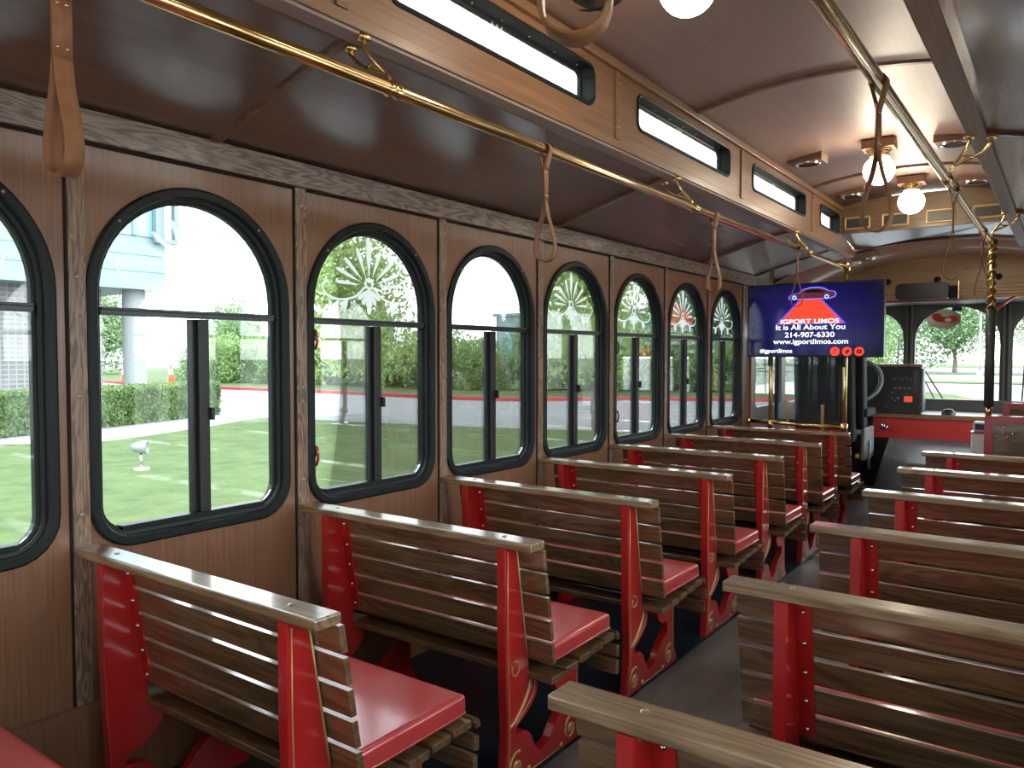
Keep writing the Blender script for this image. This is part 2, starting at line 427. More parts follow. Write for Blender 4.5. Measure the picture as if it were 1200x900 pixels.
def make_window():
    r = thing('window_1', kind='structure')
    T3 = lambda a, b_, h: (h, a, b_)   # depth h along -x is outward; interior +x
    A = arch(WH, WB, WS, .12)
    mb = MB(); mb.ring(A, [(.0, .0), (.0, .010), (.006, .014), (.026, .014), (.030, .008), (.030, -.004), (.040, -.006), (.040, -.022), (.048, -.024), (.048, -.046), (.0, -.046)], T3, sm=False)
    fr = mb.build('window_frame', M['rubber'], r)
    for k in range(2):
        a = math.radians(48+92*k); MB().lathe([(0, .0165), (.003, .0165), (.0045, .0138)], 6, 'x', (0, (WH-.016)*math.cos(a), WS+(WH-.016)*math.sin(a))).build('screw', M['screw'], fr)
    zt = 1.372
    # transom bar
    hw = WH-.046
    MB().box(-.050, -.012, -hw, hw, zt-.012, zt+.010).box(-.018, -.008, -hw, hw, zt+.001, zt+.010).build('transom_bar', M['alu'], r, bevel=.002)
    # meeting stiles of the sliding panes
    s_ = MB().box(-.034, -.018, .012, .048, WB+.045, zt-.014).build('sash_stile', M['black'], r, bevel=.002)
    MB().box(-.020, -.006, .046, .058, 1.045, 1.085).build('sash_latch', M['black'], s_, bevel=.002)
    MB().box(-.046, -.036, -.012, .024, WB+.045, zt-.014).build('sash_stile', M['alu'], r, bevel=.002)
    MB().box(-.046, -.010, -hw+.05, hw-.05, WB+.040, WB+.056).build('sash_track', M['rubber'], r)
    # panes
    up = arch(hw, WB+.046, WS, .08)(0)
    top = [(a, b_) for a, b_ in up if b_ > zt+.0]; top = [(hw, zt)]+[p for p in top if p[1] >= WS-.001]+[(-hw, zt)]
    pane = flat('pane', [top], .004, M['glass'], r, offset=-.036)
    lo = [p for p in up if p[1] < 1.2]+[(hw, zt), (-hw, zt)]
    half = [p for p in lo if p[0] < 0 and p[1] < 1.2]
    flat('pane', [[(.0, WB+.046)]+[(.0, zt), (-hw, zt)]+sorted(half, key=lambda p: (-p[1], p[0]))], .004, M['glass'], r, offset=-.041)
    half = [p for p in lo if p[0] > 0 and p[1] < 1.2]
    flat('pane', [[(.03, zt), (.03, WB+.046)]+sorted(half, key=lambda p: (p[1], p[0]))+[(hw, zt)]], .004, M['glass'], r, offset=-.027)
    # etched flower on the upper pane
    mb = MB()
    for p in ornament_polys(.93):
        mb.add([(-.0335, a, WS+.085+b_) for a, b_ in p], [tuple(range(len(p)))])
    mb.build('etched_ornament', M['frost'], pane, fix=False)
    return r
W0 = make_window(); kd = kids_of(W0)
wi = 1
for sg in (-1, 1):
    for c in (WC if sg < 0 else [c for c in WC if c < 5]):
        o = W0 if wi == 1 else copy_tree(W0, None, kd)
        o.name = 'window_%d' % wi; wi += 1
        o.location = (sg*XW, c, 0); o.rotation_euler = (0, 0, 0 if sg < 0 else PI)
# red and black escape latches on window edges
def latch(y, z, mt, lab):
    r = thing('window_latch', lab, 'latch', (-XW+.006, y, z)); r.scale = (.6, .6, .8)
    MB().box(-.002, .004, -.012, .012, -.022, .03).build('backplate', M['black'], r, bevel=.002)
    pts = spline([(.004, 0, .028), (.022, 0, .018), (.03, 0, -.01), (.024, 0, -.042), (.012, 0, -.058)], 5, False)
    MB().tube(pts, [.005]*3+[.008]*(len(pts)-5)+[.006]*2, 8).build('lever', mt, r)
latch(WC[7]-.305, 1.315, M['red'], 'upper small red release latch on left edge of third visible arched window')
latch(WC[7]-.305, .905, M['red'], 'lower small red release latch on left edge of third visible arched window')
latch(WC[10]-.305, 1.30, M['black'], 'upper small black release latch on left edge of sixth visible arched window')
latch(WC[10]-.305, .90, M['black'], 'lower small black release latch on left edge of sixth visible arched window')

# ------------------------------------------------------------------ floor, ceilings, fascias
MB().box(-XW, XW, YR, 8.95, -.03, 0).build('floor', M['floor'], kind='structure')
for i, sg in enumerate((-1, 1)):
    MB().box(*sorted((sg*(XW-.004), sg*.36)), YR, 5.95, .0, .012).build('trim_%d' % (60+i), M['navy'], kind='structure')
def arc_strip(name, pts, y0, y1, mt, th=.02, kind='structure'):
    mb = MB(); K = len(pts)
    vs = [(x, y, z) for y in (y0, y1) for x, z in pts]+[(x, y, z+th) for y in (y0, y1) for x, z in pts]
    fs = []
    for k in range(K-1):
        fs += [(k, k+1, K+k+1, K+k), (2*K+k, 3*K+k, 3*K+k+1, 2*K+k+1)]
        fs += [(k, 2*K+k, 2*K+k+1, k+1), (K+k, K+k+1, 3*K+k+1, 3*K+k)]
    fs += [(0, K, 3*K, 2*K), (K-1, 3*K-1, 4*K-1, 2*K-1)]
    mb.add(vs, fs, 0, True); return mb.build(name, mt, kind=kind)
def low_ceil(sg, n=8):
    out = []
    for k in range(n+1):
        t = k/n; x = XW+.02-(XW+.02-.58)*t; z = 1.895+.195*(.8*t+.2*math.sin(t*PI/2))
        out.append((sg*x, z))
    return out
def crown(x, c=2.475, e=2.408, w=.58): return e+(c-e)*(1-(x/w)**2)
arc_strip('ceiling', list(reversed(low_ceil(-1))), YR, 7.0, M['ceiling'])
arc_strip('ceiling', low_ceil(1), YR, 7.0, M['ceiling'])
cr = [(-.60+1.2*k/16, crown(-.60+1.2*k/16)) for k in range(17)]
arc_strip('ceiling', cr, YR, 6.52, M['ceiling_up'])
# fascias with clerestory windows
CW = [(-2.85, -1.75), (-1.4, -.3), (.05, 1.14), (1.50, 2.60), (2.955, 4.04), (4.40, 5.49), (5.86, 6.43)]
for i, sg in enumerate((-1, 1)):
    outer = [(YR, 2.075), (6.98, 2.085), (6.98, 2.12), (6.50, 2.22), (6.50, 2.43), (YR, 2.43)]
    holes = [list(reversed(rrect(a+.004, b_-.004, 2.189, 2.341, .04)(0))) for a, b_ in CW]
    flat('trim_%d' % (62+i), [outer]+holes, .03, M['panel_f'], offset=sg*.595, kind='structure')
    # quarter trim at the top, groove moulding at the bottom
    MB().box(*sorted((sg*.58, sg*.560)), YR, 6.50, 2.376, 2.412).build('trim_%d' % (64+i), M['panel_f'], bevel=.004, kind='structure')
    MB().box(*sorted((sg*.58, sg*.574)), YR, 6.98, 2.075, 2.108).build('trim_%d' % (66+i), M['panel_f'], bevel=.002, kind='structure')
    # grey edge strip under the low ceiling with screws
    st = MB().box(*sorted((sg*.582, sg*.64)), YR, 6.98, 2.066, 2.082).build('trim_%d' % (68+i), M['grey_strip'], bevel=.002, kind='structure')
    y = .62
    while y < 6.8:
        MB().lathe([(0, 2.0635), (.0035, 2.0635), (.005, 2.0665)], 6, 'z', (sg*.612, y, 0)).build('screw', M['screw'], st); y += .265
    for j, y in enumerate((-.11, 1.34, 2.785, 4.225, 5.67)):
        o = MB().box(*sorted((sg*.58, sg*.572)), y-.02, y+.02, 2.11, 2.376).build('trim_%d' % (70+i*5+j), M['panel_f'], bevel=.002, kind='structure')
        if sg < 0:
            for z in (2.16, 2.33): MB().lathe([(0, .003), (.003, .003), (.005, 0)], 6, 'x', (-.572, y, z)).build('screw', M['screw'], o)
def make_cw(a, b_, sg, idx):
    r = thing('window_%d' % idx, kind='structure', loc=(sg*.58, 0, 0))
    T3 = lambda p, q, h: (-sg*h, p, q)
    R_ = rrect(a, b_, 2.185, 2.345, .045)
    fr = MB().ring(R_, [(.0, .0), (.0, .006), (.005, .009), (.012, .006), (.014, -.045), (.022, -.048), (.022, -.062), (.0, -.062)], T3, sm=False).build('window_frame', M['rubber'], r)
    if sg < 0:
        n = max(3, int((b_-a)/.14))
        for k in range(n): MB().lathe([(0, -.003), (.003, -.003), (.004, 0)], 6, 'z', (-.028, a+.08+(b_-a-.16)*k/(n-1), 2.331)).build('screw', M['steel'], fr)
    pane = flat('pane', [R_(.016)], .004, M['glass'], r, offset=-sg*-.052)
    mb = MB(); c = (a+b_)/2
    for p in ornament_polys(.42): mb.add([(sg*.048, c+x*1.1, 2.262+z) for x, z in p], [tuple(range(len(p)))])
    mb.build('etched_ornament', M['frost'], pane, fix=False)
k = wi
for sg in (-1, 1):
    for a, b_ in CW: make_cw(a, b_, sg, k); k += 1
wi = k

# ceiling ribs (half-round battens)
ri = 85
for y in (-2.4, -.5, 1.42, 3.38, 5.30, 6.45):
    for sg in (-1, 1):
        p = [(x, y, z-.004) for x, z in low_ceil(sg)]
        o = MB(); w = .019
        pp = low_ceil(sg)
        vs = [(x, y+dy, z-dz) for x, z in pp for dy, dz in ((-w, 0), (-w*.7, .010), (w*.7, .010), (w, 0))]
        fs = [(i*4+j, i*4+j+1, i*4+5+j, i*4+4+j) for i in range(len(pp)-1) for j in range(3)]
        o.add(vs, fs).build('trim_%d' % ri, M['rib'], kind='structure'); ri += 1
for y in (-.5, 1.5, 3.555, 5.615):
    vs = [(x, y+dy, z-dz) for x, z in cr for dy, dz in ((-.019, 0), (-.013, .012), (.013, .012), (.019, 0))]
    fs = [(i*4+j, i*4+j+1, i*4+5+j, i*4+4+j) for i in range(len(cr)-1) for j in range(3)]
    MB().add(vs, fs).build('trim_%d' % ri, M['rib'], kind='structure'); ri += 1

# end of the raised roof: vertical vent board, glossy sloping soffit
M['vent_board'] = wood('vent_board', (.10, .055, .025), (.19, .115, .06), 0, rough=.45, coat=.1, fig=8, figure=.3)
MB().box(-.58, .58, 6.50, 6.53, 2.20, 2.46).build('wall_front_upper', M['vent_board'], kind='structure')
MB().add([(-.58, 6.50, 2.212), (.58, 6.50, 2.212), (.58, 7.0, 2.128), (.3, 7.0, 2.168), (0, 7.0, 2.178), (-.3, 7.0, 2.168), (-.58, 7.0, 2.128)], [(0, 1, 2, 3, 4, 5, 6)]).build('trim_%d' % ri, M['ceiling'], fix=False, kind='structure'); ri += 1
# cab ceiling
def cabc(n=24, z0=1.87, c=2.172):
    return [(-1.28+2.56*k/n, z0+(c-z0)*(1-abs(-1+2*k/n)**2.3)) for k in range(n+1)]
M['cab_ceiling'] = wood('cab_ceiling_laminate', (.33, .17, .12), (.40, .22, .16), 0, rough=.4, coat=.6, fig=4, fine=50, figure=.1, bump=.0)
arc_strip('ceiling', cabc(), 6.98, 8.95, M['cab_ceiling'])
pp = cabc()
vs = [(x, 6.985+dy, z-dz) for x, z in pp for dy, dz in ((-.012, -.012), (-.012, .012), (.02, .012), (.02, 0))]
MB().add(vs, [(i*4+j, i*4+j+1, i*4+5+j, i*4+4+j) for i in range(len(pp)-1) for j in range(3)]).build('trim_%d' % ri, M['rib'], kind='structure'); ri += 1
# rear end
flat('wall_rear', [[(-1.28, 0), (1.28, 0), (1.28, 1.93), (.6, 2.09), (.6, 2.44), (-.6, 2.44), (-.6, 2.09), (-1.28, 1.93)], list(reversed(rrect(-.95, .95, .95, 1.8, .1)(0)))], .04, M['panel'], plane='xz', offset=-YR, kind='structure')

# ------------------------------------------------------------------ benches
BW = .985
def yfr(z): return .076+(.705-z)*.165            # front face line of the back slats (y) by height
def make_bench(sg, inset):
    """local origin: floor below near edge of the cap; x measured from aisle end towards the wall"""
    r = thing('slatted_bench')
    X = lambda u: sg*(.272+u)
    def bx(mb, u0, u1, *a, **k): return mb.box(*sorted((X(u0), X(u1))), *a, **k)
    # cap rail
    mb = MB(); bx(mb, .0, BW-.002, .0, .068, .707, .731); cap = mb.build('cap_rail', M['cap'], r, bevel=.004)
    for u in (inset+.03, .82):
        MB().lathe([(0, .0030), (.006, .0022), (.008, 0)], 10, 'z', (X(u), .036, .731)).build('screw', M['screw'], cap)
    # back slats
    for k in range(5):
        z1 = .702-.0705*k; z0 = z1-.0595
        mb = MB(); vs = []
        for u in (.012 if sg > 0 else .002, .925):
            for z in (z0, z1):
                y = yfr(z); vs += [(X(u), y-.016, z), (X(u), y, z)]
        mb.add(vs, [(0, 1, 3, 2), (4, 6, 7, 5), (0, 4, 5, 1), (2, 3, 7, 6), (0, 2, 6, 4), (1, 5, 7, 3)])
        mb.build('back_slat', M['slat'], r, bevel=.0013)
    # seat slats
    for k in range(5):
        y0 = .112+.0770*k; y1 = y0+.069; z = .322+.0055*k
        mb = MB(); bx(mb, .002, .925, y0, y1, z-.02, z); mb.build('seat_slat', M['slat'], r, bevel=.003)
    mb = MB(); n = 7
    prof = [(.499-.006+.03*math.sin(a), .318+.03*math.cos(a)) for a in [PI/2*k/(n-1)*1.05 for k in range(n)]]
    inn = [(p[0]-.016*math.sin(PI/2*k/(n-1)), p[1]-.016*math.cos(PI/2*k/(n-1))) for k, p in enumerate(prof)]
    vs = [(X(u), y, z) for u in (.002, .925) for y, z in prof+list(reversed(inn))]; L = 2*n
    mb.add(vs, [(i, (i+1) % L, L+(i+1) % L, L+i) for i in range(L)]+[tuple(range(L)), tuple(range(2*L-1, L-1, -1))]); mb.build('seat_slat', M['slat'], r)
    for z0, z1, yy in ((.262, .300, .512), (.205, .252, .506)):
        mb = MB(); bx(mb, -.004, .925, yy-.016, yy, z0, z1); mb.build('apron_slat', M['slat'], r, bevel=.003)
    # vinyl cushion
    mb = MB(); bx(mb, .018, .90, .128, .492, .352, .406); cu = mb.build('seat_cushion', M['vinyl'], r)
    bm = bmesh.new(); bm.from_mesh(cu.data)
    bmesh.ops.bevel(bm, geom=bm.edges[:], offset=.018, segments=4, profile=.6, affect='EDGES'); bm.to_mesh(cu.data); bm.free()
    for p in cu.data.polygons: p.use_smooth = True
    pth = [(X(a), b_, .360) for a, b_ in rrect(.018, .90, .128, .492, .018, 4)(-.001)]
    MB().tube(pth, .0028, 6, closed=True).build('piping', M['vinyl'], cu)
    # end frames
    outline = spline([(.0, .706), (.0, .52), (.004, .35), (.012, .17), (.004, .06), (-.004, .013), (.0, .0)], 4, False) + \
        spline([(.055, .0), (.085, .0), (.105, .018), (.12, .013)], 3, False) + [(.29, .013)] + \
        spline([(.30, .013), (.315, .0), (.35, -.0), (.405, .0), (.43, .006), (.432, .03), (.415, .05)], 3, False) + \
        spline([(.405, .10), (.40, .20), (.408, .28), (.43, .315)], 3, False) + [(.43, .326), (.12, .303), (.118, .33)] + \
        [(yfr(z)-.0165, z) for z in (.36, .43, .5, .6, .706)]
    hole = spline([(.168, .292), (.158, .24), (.11, .20), (.058, .178)], 4, False) + spline([(.056, .155), (.10, .15), (.13, .128), (.15, .09), (.176, .056)], 3, False) + \
        spline([(.205, .062), (.235, .075), (.258, .105), (.30, .135), (.342, .155)], 3, False) + spline([(.338, .198), (.30, .20), (.262, .225), (.24, .285), (.238, .296)], 3, False)
    for u0 in (inset, BW-.155):
        aisle = u0 == inset
        fr = flat('end_frame', [outline, list(reversed(hole))], .030, M['red'], r, bevel=.003, offset=X(u0+.015))
        # inner flange carrying the bolts
        mb = MB(); f0, f1 = (u0+.03, u0+.066) if aisle else (u0-.036, u0)
        zs = [.704, .56, .42, .375]
        vs = [(X(u), yfr(z)-.0165-dy, z) for z in zs for u in (f0, f1) for dy in (.006, 0)]
        mb.add(vs, [(i*4, i*4+1, i*4+5, i*4+4) for i in range(3)]+[(i*4+2, i*4+3, i*4+7, i*4+6) for i in range(3)]+[(i*4, i*4+4, i*4+6, i*4+2) for i in range(3)]+[(i*4+1, i*4+3, i*4+7, i*4+5) for i in range(3)]+[(0, 2, 3, 1), (12, 13, 15, 14)])
        fl = mb.build('flange', M['red'], fr)
        for z in (.675, .60, .53, .46, .39):
            MB().lathe([(0, -.0055), (.0035, -.005), (.006, -.002), (.0065, .001)], 8, 'y', (X((f0+f1)/2), yfr(z)-.0225, z)).build('bolt', M['steel'], fl)
        # gold painted relief on the outer face
        g = MB(); xo = X(u0) if aisle else X(u0+.03); e = -sg if aisle else sg
        def gl(pts, rad=.003): g.tube([(xo+e*.0005, a, b_) for a, b_ in pts], rad, 5)
        gl([(.012, .695), (.012, .5), (.017, .33), (.024, .17), (.018, .06), (.01, .02)], .0018)
        gl([(yfr(z)-.022, z) for z in (.70, .55, .42, .37)], .003)
        for (cy_, cz_, rr, ph) in ((.055, .062, .042, 1.2), (.352, .060, .040, 1.2)):
            gl([(cy_+rr*(1-.11*t)*math.cos(ph+t), cz_+rr*(1-.11*t)*math.sin(ph+t)*1.05) for t in [k*.35 for k in range(22)]], .0045)
            g.lathe([(.0, .004*e), (.014, .003*e), (.017, 0)], 10, 'x', (xo, cy_, cz_))
        gl([(.05+.018*math.cos(t), .350+.020*math.sin(t)) for t in [2.6+k*.4 for k in range(15)]], .003)
        gl(spline([(.125, .30), (.118, .27), (.09, .235), (.055, .205), (.022, .188)], 4, False), .006)
        gl(spline([(.150, .30), (.142, .25), (.10, .215), (.05, .185)], 4, False), .0015)
        gl([(.13, .020), (.285, .020)], .0022)
        gl(spline([(.395, .10), (.39, .2), (.40, .275)], 4, False), .002)
        g.lathe([(0, .004*e), (.007, .003*e), (.009, 0)], 8, 'x', (xo, .120, .030)); g.lathe([(0, .004*e), (.007, .003*e), (.009, 0)], 8, 'x', (xo, .298, .026))
        g.build('gold_scrollwork', M['gold'], fr)
    return r
left_labels = {
 -1: 'red cushioned slatted bench cut off at the bottom left corner',
 0: 'nearest left slatted oak bench with whole cap rail and large pink-lit cushion',
 1: 'second whole slatted bench on window side, its scrolled red end frame in full view',
 2: 'third slatted bench along window wall, starting under the third arched window gap',
 3: 'fourth slatted bench along window wall counted from the nearest whole one',
 4: 'fifth slatted bench along window wall counted from the nearest whole one',
 5: 'slatted bench on window side directly behind the frontmost one',
 6: 'frontmost window-side slatted bench, just below the television and brass rail'}
right_labels = {
 0: 'nearest right slatted bench, only cap rail and top slats showing at bottom edge',
 1: 'right-hand slatted bench with five broad back slats filling the lower right',
 2: 'right-hand slatted bench second in front of the corner one, long cap crossing right edge',
 3: 'right-hand slatted bench third in front of the corner one',
 4: 'right-hand slatted bench just behind the frontmost right bench',
 5: 'frontmost right slatted bench, next to grey engine cover and red modesty panel'}
LB = make_bench(-1, .088); RB = make_bench(1, .118)
kl, kr = kids_of(LB), kids_of(RB)
first = True
for i, lab in left_labels.items():
    o = LB if first else copy_tree(LB, None, kl); first = False
    o.location = (0, yb(i), 0); tag(o, lab, 'bench', 'slatted benches on the window side')
first = True
for i, lab in right_labels.items():
    o = RB if first else copy_tree(RB, None, kr); first = False
    o.location = (0, .977+.7342*i, 0); tag(o, lab, 'bench', 'slatted benches on the right side')

# ------------------------------------------------------------------ brass grab rails, brackets, straps
RZ, RX = 1.925, .51
def rail(sg, y1, lab):
    r = thing('grab_rail', lab, 'rail', (sg*RX, 0, RZ), group='brass ceiling rails')
    MB().tube([(0, YR+.3, 0), (0, y1, 0)], .0175, 20).build('tube', M['brass'], r)
    for y in (1.42, 3.38, 5.30):
        MB().lathe([(.0178, -.022), (.021, -.020), (.021, -.012), (.019, -.010), (.019, .010), (.021, .012), (.021, .020), (.0178, .022)], 20, 'y', (0, y+.03, 0)).build('collar', M['brass'], r)
        b = MB()
        for dy, top in ((.0, (sg*.075, 2.066-RZ)), (.02, (sg*.145, 2.060-RZ))):
            b.tube(spline([(sg*.008, y+.030, .014), (sg*.022, y+.026, .045), (top[0]*.72, y+dy+.006, top[1]-.055), (top[0]*.96, y+dy, top[1]-.022), (top[0], y+dy, top[1])], 5, False), .0062, 8)
            b.lathe([(0, -.012), (.012, -.012), (.019, -.006), (.019, .004), (.012, .008)], 12, 'z', (top[0], y+dy, top[1]))
        b.tube([(sg*.047, y+.012, .080), (sg*.088, y+.024, .070)], .005, 8)
        b.build('ceiling_bracket', M['brass'], r)
    return r
rail(-1, 6.36, 'long brass rail above the window-side benches')
rail(1, 5.56, 'brass rail above the right-hand benches ending at the upright post')
def make_strap():
    """hangs from origin (rail axis) in the xz plane, band width along y"""
    r = thing('hanging_strap')
    w = .017; R0 = .0195
    def band(pts, th, name, closed=False):
        L = len(pts); mb = MB(); vs = []
        for i, (x, z) in enumerate(pts):
            a = pts[i-1] if i > 0 or closed else pts[i]; c = pts[(i+1) % L] if i < L-1 or closed else pts[i]
            t = Vector((c[0]-a[0], c[1]-a[1])).normalized(); nx, nz = -t[1]*th/2, t[0]*th/2
            vs += [(x+nx, -w, z+nz), (x+nx, w, z+nz), (x-nx, w, z-nz), (x-nx, -w, z-nz)]
        fs = []
        for i in range(L if closed else L-1):
            j = (i+1) % L
            for k in range(4): fs.append((i*4+k, i*4+(k+1) % 4, j*4+(k+1) % 4, j*4+k))
        if not closed: fs += [(0, 1, 2, 3), ((L-1)*4+3, (L-1)*4+2, (L-1)*4+1, (L-1)*4)]
        mb.add(vs, fs, 0, True); return mb.build(name, M['leather'], r)
    top = [(R0*math.cos(a), R0*math.sin(a)) for a in [math.radians(-35+250*k/16) for k in range(17)]]
    pts = [(0.003, -.065), (.006, -.05)]+top+[(-.006, -.05), (-.003, -.065)]
    band(pts, .0035, 'rail_loop')
    band([(0, -.055), (.0005, -.11), (0, -.17)], .0072, 'neck')
    lp = spline([(.0015, -.165), (.010, -.215), (.024, -.265), (.034, -.315), (.028, -.352), (.0, -.367), (-.028, -.352), (-.034, -.315), (-.024, -.265), (-.010, -.215), (-.0015, -.165)], 5, False)
    hl = band(lp, .0035, 'hand_loop')
    rv = MB()
    for z in (-.075, -.15):
        for y in (-.008, .008):
            rv.lathe([(0, .0055), (.002, .0055), (.003, .0035)], 6, 'x', (0, y, z))
    rv.build('rivet', M['steel'], r)
    return r
S0 = make_strap(); ks = kids_of(S0)
straps = [(-1, .645, 'broad leather hand strap hanging at the top left corner', 0), (-1, 2.16, 'leather strap on left rail hanging between the third and fourth arched windows', 0),
          (-1, 3.65, 'leather strap on left rail just left of the television', 0), (-1, 5.07, 'leather strap on left rail hanging in front of the television', 0),
          (1, .66, 'large leather loop strap seen close at the top edge', 0), (1, 2.11, 'leather strap on right rail hanging before the middle lamp globe', 0),
          (1, 3.63, 'leather strap on right rail above the windshield middle', 0), (1, 4.93, 'leather strap on right rail beside the upright post', 0)]
for i, (sg, y, lab, a) in enumerate(straps):
    o = S0 if i == 0 else copy_tree(S0, None, ks)
    o.location = (sg*RX, y, RZ); tag(o, lab, 'strap', 'leather hand straps')
    o.rotation_euler = (0, 0, math.radians([4, 14, -6, 10, 24, -4, 6, 0][i]))

# ------------------------------------------------------------------ lamps and ceiling speakers
def make_globe():
    r = thing('ceiling_lamp')
    MB().box(-.085, .085, -.06, .06, -.022, .03).build('wood_base', M['panel_f'], r, bevel=.004)
    MB().lathe([(0, -.022), (.062, -.022), (.066, -.030), (.055, -.036), (.050, -.050), (.058, -.060), (.055, -.066), (.04, -.064), (0, -.06)], 28).build('brass_gallery', M['brass'], r)
    MB().lathe([(.045, -.062)]+[(.083*math.sin(a), -.138+.083*math.cos(a)) for a in [math.radians(34+146*k/18) for k in range(19)]], 32).build('glass_globe', M['globe'], r)
    return r
G0 = make_globe(); kg = kids_of(G0)
for i, (y, lab) in enumerate(((2.12, 'glowing white globe lamp at the top edge, nearest'), (4.84, 'glowing globe lamp on brass gallery seen behind the hanging strap'), (5.95, 'glowing globe lamp nearest the front vents'), (-.6, 'glowing globe lamp above the rear seats'), (-2.4, 'globe lamp at the rear end of the ceiling'))):
    o = G0 if i == 0 else copy_tree(G0, None, kg)
    o.location = (0, y, 2.44); tag(o, lab, 'lamp', 'round ceiling globe lamps')
def make_speaker():
    r = thing('ceiling_speaker')
    MB().box(-.10, .10, -.075, .075, -.028, .02).build('wood_block', M['rib'], r, bevel=.004)
    MB().lathe([(.074, -.028), (.074, -.036), (.066, -.041), (.058, -.036), (.056, -.030)], 28, sx=1, sy=.8).build('chrome_rim', M['hose'], r)
    g = MB().lathe([(0, -.034), (.056, -.034), (.057, -.029)], 24, sx=1, sy=.8)
    for k in range(5): g.box(-.05, .05, -.034+.016*k, -.028+.016*k, -.039, -.034)
    g.build('grille', M['black'], r)
    return r
P0 = make_speaker(); kp = kids_of(P0)
for i, (x, y, lab) in enumerate(((-.41, 4.90, 'oval chrome fixture on wood block left of the middle globe'), (-.41, 6.06, 'oval chrome fixture on wood block left of the far globe'), (.37, 4.92, 'oval chrome fixture on wood block right of the middle globe'), (.37, 6.08, 'oval chrome fixture on wood block right of the far globe'))):
    o = P0 if i == 0 else copy_tree(P0, None, kp); o.location = (x, y, crown(x)-.004); tag(o, lab, 'light fixture', 'oval fixtures on wood blocks')
o = copy_tree(P0, None, kp); o.location = (-.52, 7.12, 2.085); o.rotation_euler = (0, math.radians(-14), 0); tag(o, 'oval reading light above the right top corner of the television', 'light fixture')
r = thing('round_speaker', 'round black ceiling speaker at the top edge behind the large loop', 'speaker', (-.40, 2.27, crown(.40)))
MB().lathe([(.11, 0), (.108, -.012), (.098, -.016), (.092, -.012)], 32).build('rim', M['black'], r)
MB().lathe([(0, -.014), (.05, -.013), (.093, -.010)], 32).build('grille', M['mirror'], r)
for a in (30, 120, 210, 300): MB().lathe([(0, -.018), (.004, -.017), (.005, -.013)], 6, 'z', (.101*math.cos(math.radians(a)), .101*math.sin(math.radians(a)), 0)).build('screw', M['steel'], r)

# front vents
def make_vent():
    r = thing('air_vent')
    MB().ring(rrect(-.095, .095, -.05, .05, .012), [(0, 0), (0, .008), (.006, .011), (.016, .006), (.016, 0)], lambda a, b_, h: (a, -h, b_)).build('vent_frame', M['gold'], r)
    MB().box(-.08, .08, -.004, .0, -.035, .035).build('vent_back', M['black'], r)
    for k in range(7): MB().box(-.08, .08, -.009, -.003, -.032+.0105*k, -.029+.0105*k).build('louvre', M['cab_grey'], r)
    return r
V0 = make_vent(); kv = kids_of(V0)
for i, (x, lab) in enumerate(((-.46, 'leftmost framed air vent on the board over the front'), (-.19, 'second framed air vent from the left on the front board'), (.11, 'framed air vent on front board right of the far globe'), (.41, 'rightmost framed air vent beside the ceiling strip'))):
    o = V0 if i == 0 else copy_tree(V0, None, kv); o.location = (x, 6.498, 2.275); tag(o, lab, 'air vent', 'air vents on the front board')

# ------------------------------------------------------------------ television
def text_mesh(s, width=None, height=None, bold=.0):
    cu = bpy.data.curves.new('t', 'FONT'); cu.body = s; cu.size = 1; cu.offset = bold*.8; cu.extrude = 0.02; cu.align_x = 'CENTER'
    o = bpy.data.objects.new('t', cu); COL.objects.link(o); dg = bpy.context.evaluated_depsgraph_get(); me = bpy.data.meshes.new_from_object(o.evaluated_get(dg))
    bpy.data.objects.remove(o); bpy.data.curves.remove(cu)
    xs = [v.co.x for v in me.vertices]; ys = [v.co.y for v in me.vertices]
    cx_, cy_ = (min(xs)+max(xs))/2, (min(ys)+max(ys))/2; kx = width/(max(xs)-min(xs)); ky = height/(max(ys)-min(ys))
    for v in me.vertices: v.co = ((v.co.x-cx_)*kx, -v.co.z*.02, (v.co.y-cy_)*ky)
    me.materials.clear(); return me
TW, TH = 1.012, .575
tv = thing('television', 'wide flat television showing a red and blue advert, hung at the bus front', 'television', (-.708, 6.22, 1.52))
MB().box(-TW/2, TW/2, -.012, .045, -TH/2, TH/2).build('casing', M['black'], tv, bevel=.006)
# screen: dark blue picture, darker towards its edges (the picture itself)
m, nt, b = mat('tv_picture')
tc = N(nt, 'ShaderNodeTexCoord'); gr = N(nt, 'ShaderNodeTexGradient', gradient_type='SPHERICAL'); mp = N(nt, 'ShaderNodeMapping')
mp.inputs['Scale'].default_value = (1.7, 1, 2.4); nt.links.new(tc.outputs['Object'], mp.inputs[0]); nt.links.new(mp.outputs[0], gr.inputs[0])
r_ = ramp(nt, [(0, (.002, .004, .035)), (1, (.018, .012, .22))]); nt.links.new(gr.outputs['Fac'], r_.inputs[0])
nt.links.new(r_.outputs[0], b.inputs['Emission Color']); b.inputs['Emission Strength'].default_value = .22
b.inputs['Base Color'].default_value = (.004, .004, .008, 1); b.inputs['Roughness'].default_value = .12
scr = MB().add([(-TW/2+.012, -.0125, -TH/2+.018), (TW/2-.012, -.0125, -TH/2+.018), (TW/2-.012, -.0125, TH/2-.012), (-TW/2+.012, -.0125, TH/2-.012)], [(0, 1, 2, 3)]).build('screen', m, tv, fix=False)
U_ = lambda u: (u-.5)*TW
V_ = lambda v: (.5-v)*TH
Ew, Er, Eb, Ed = emit('screen_white', (.9, .95, 1), .5), emit('screen_red', (1, .055, .025), .42), emit('screen_blue_glow', (.09, .08, 1), .36), emit('screen_car_body', (.10, .015, .03), .4)
def poly(uv, mt, name, dy=-.0135):
    return MB().add([(U_(u), dy, V_(v)) for u, v in uv], [tuple(range(len(uv)))]).build(name, mt, scr, fix=False)
poly([(.405, .215), (.562, .215), (.742, .555), (.222, .555)], Eb, 'picture_beam_edge', -.0131)
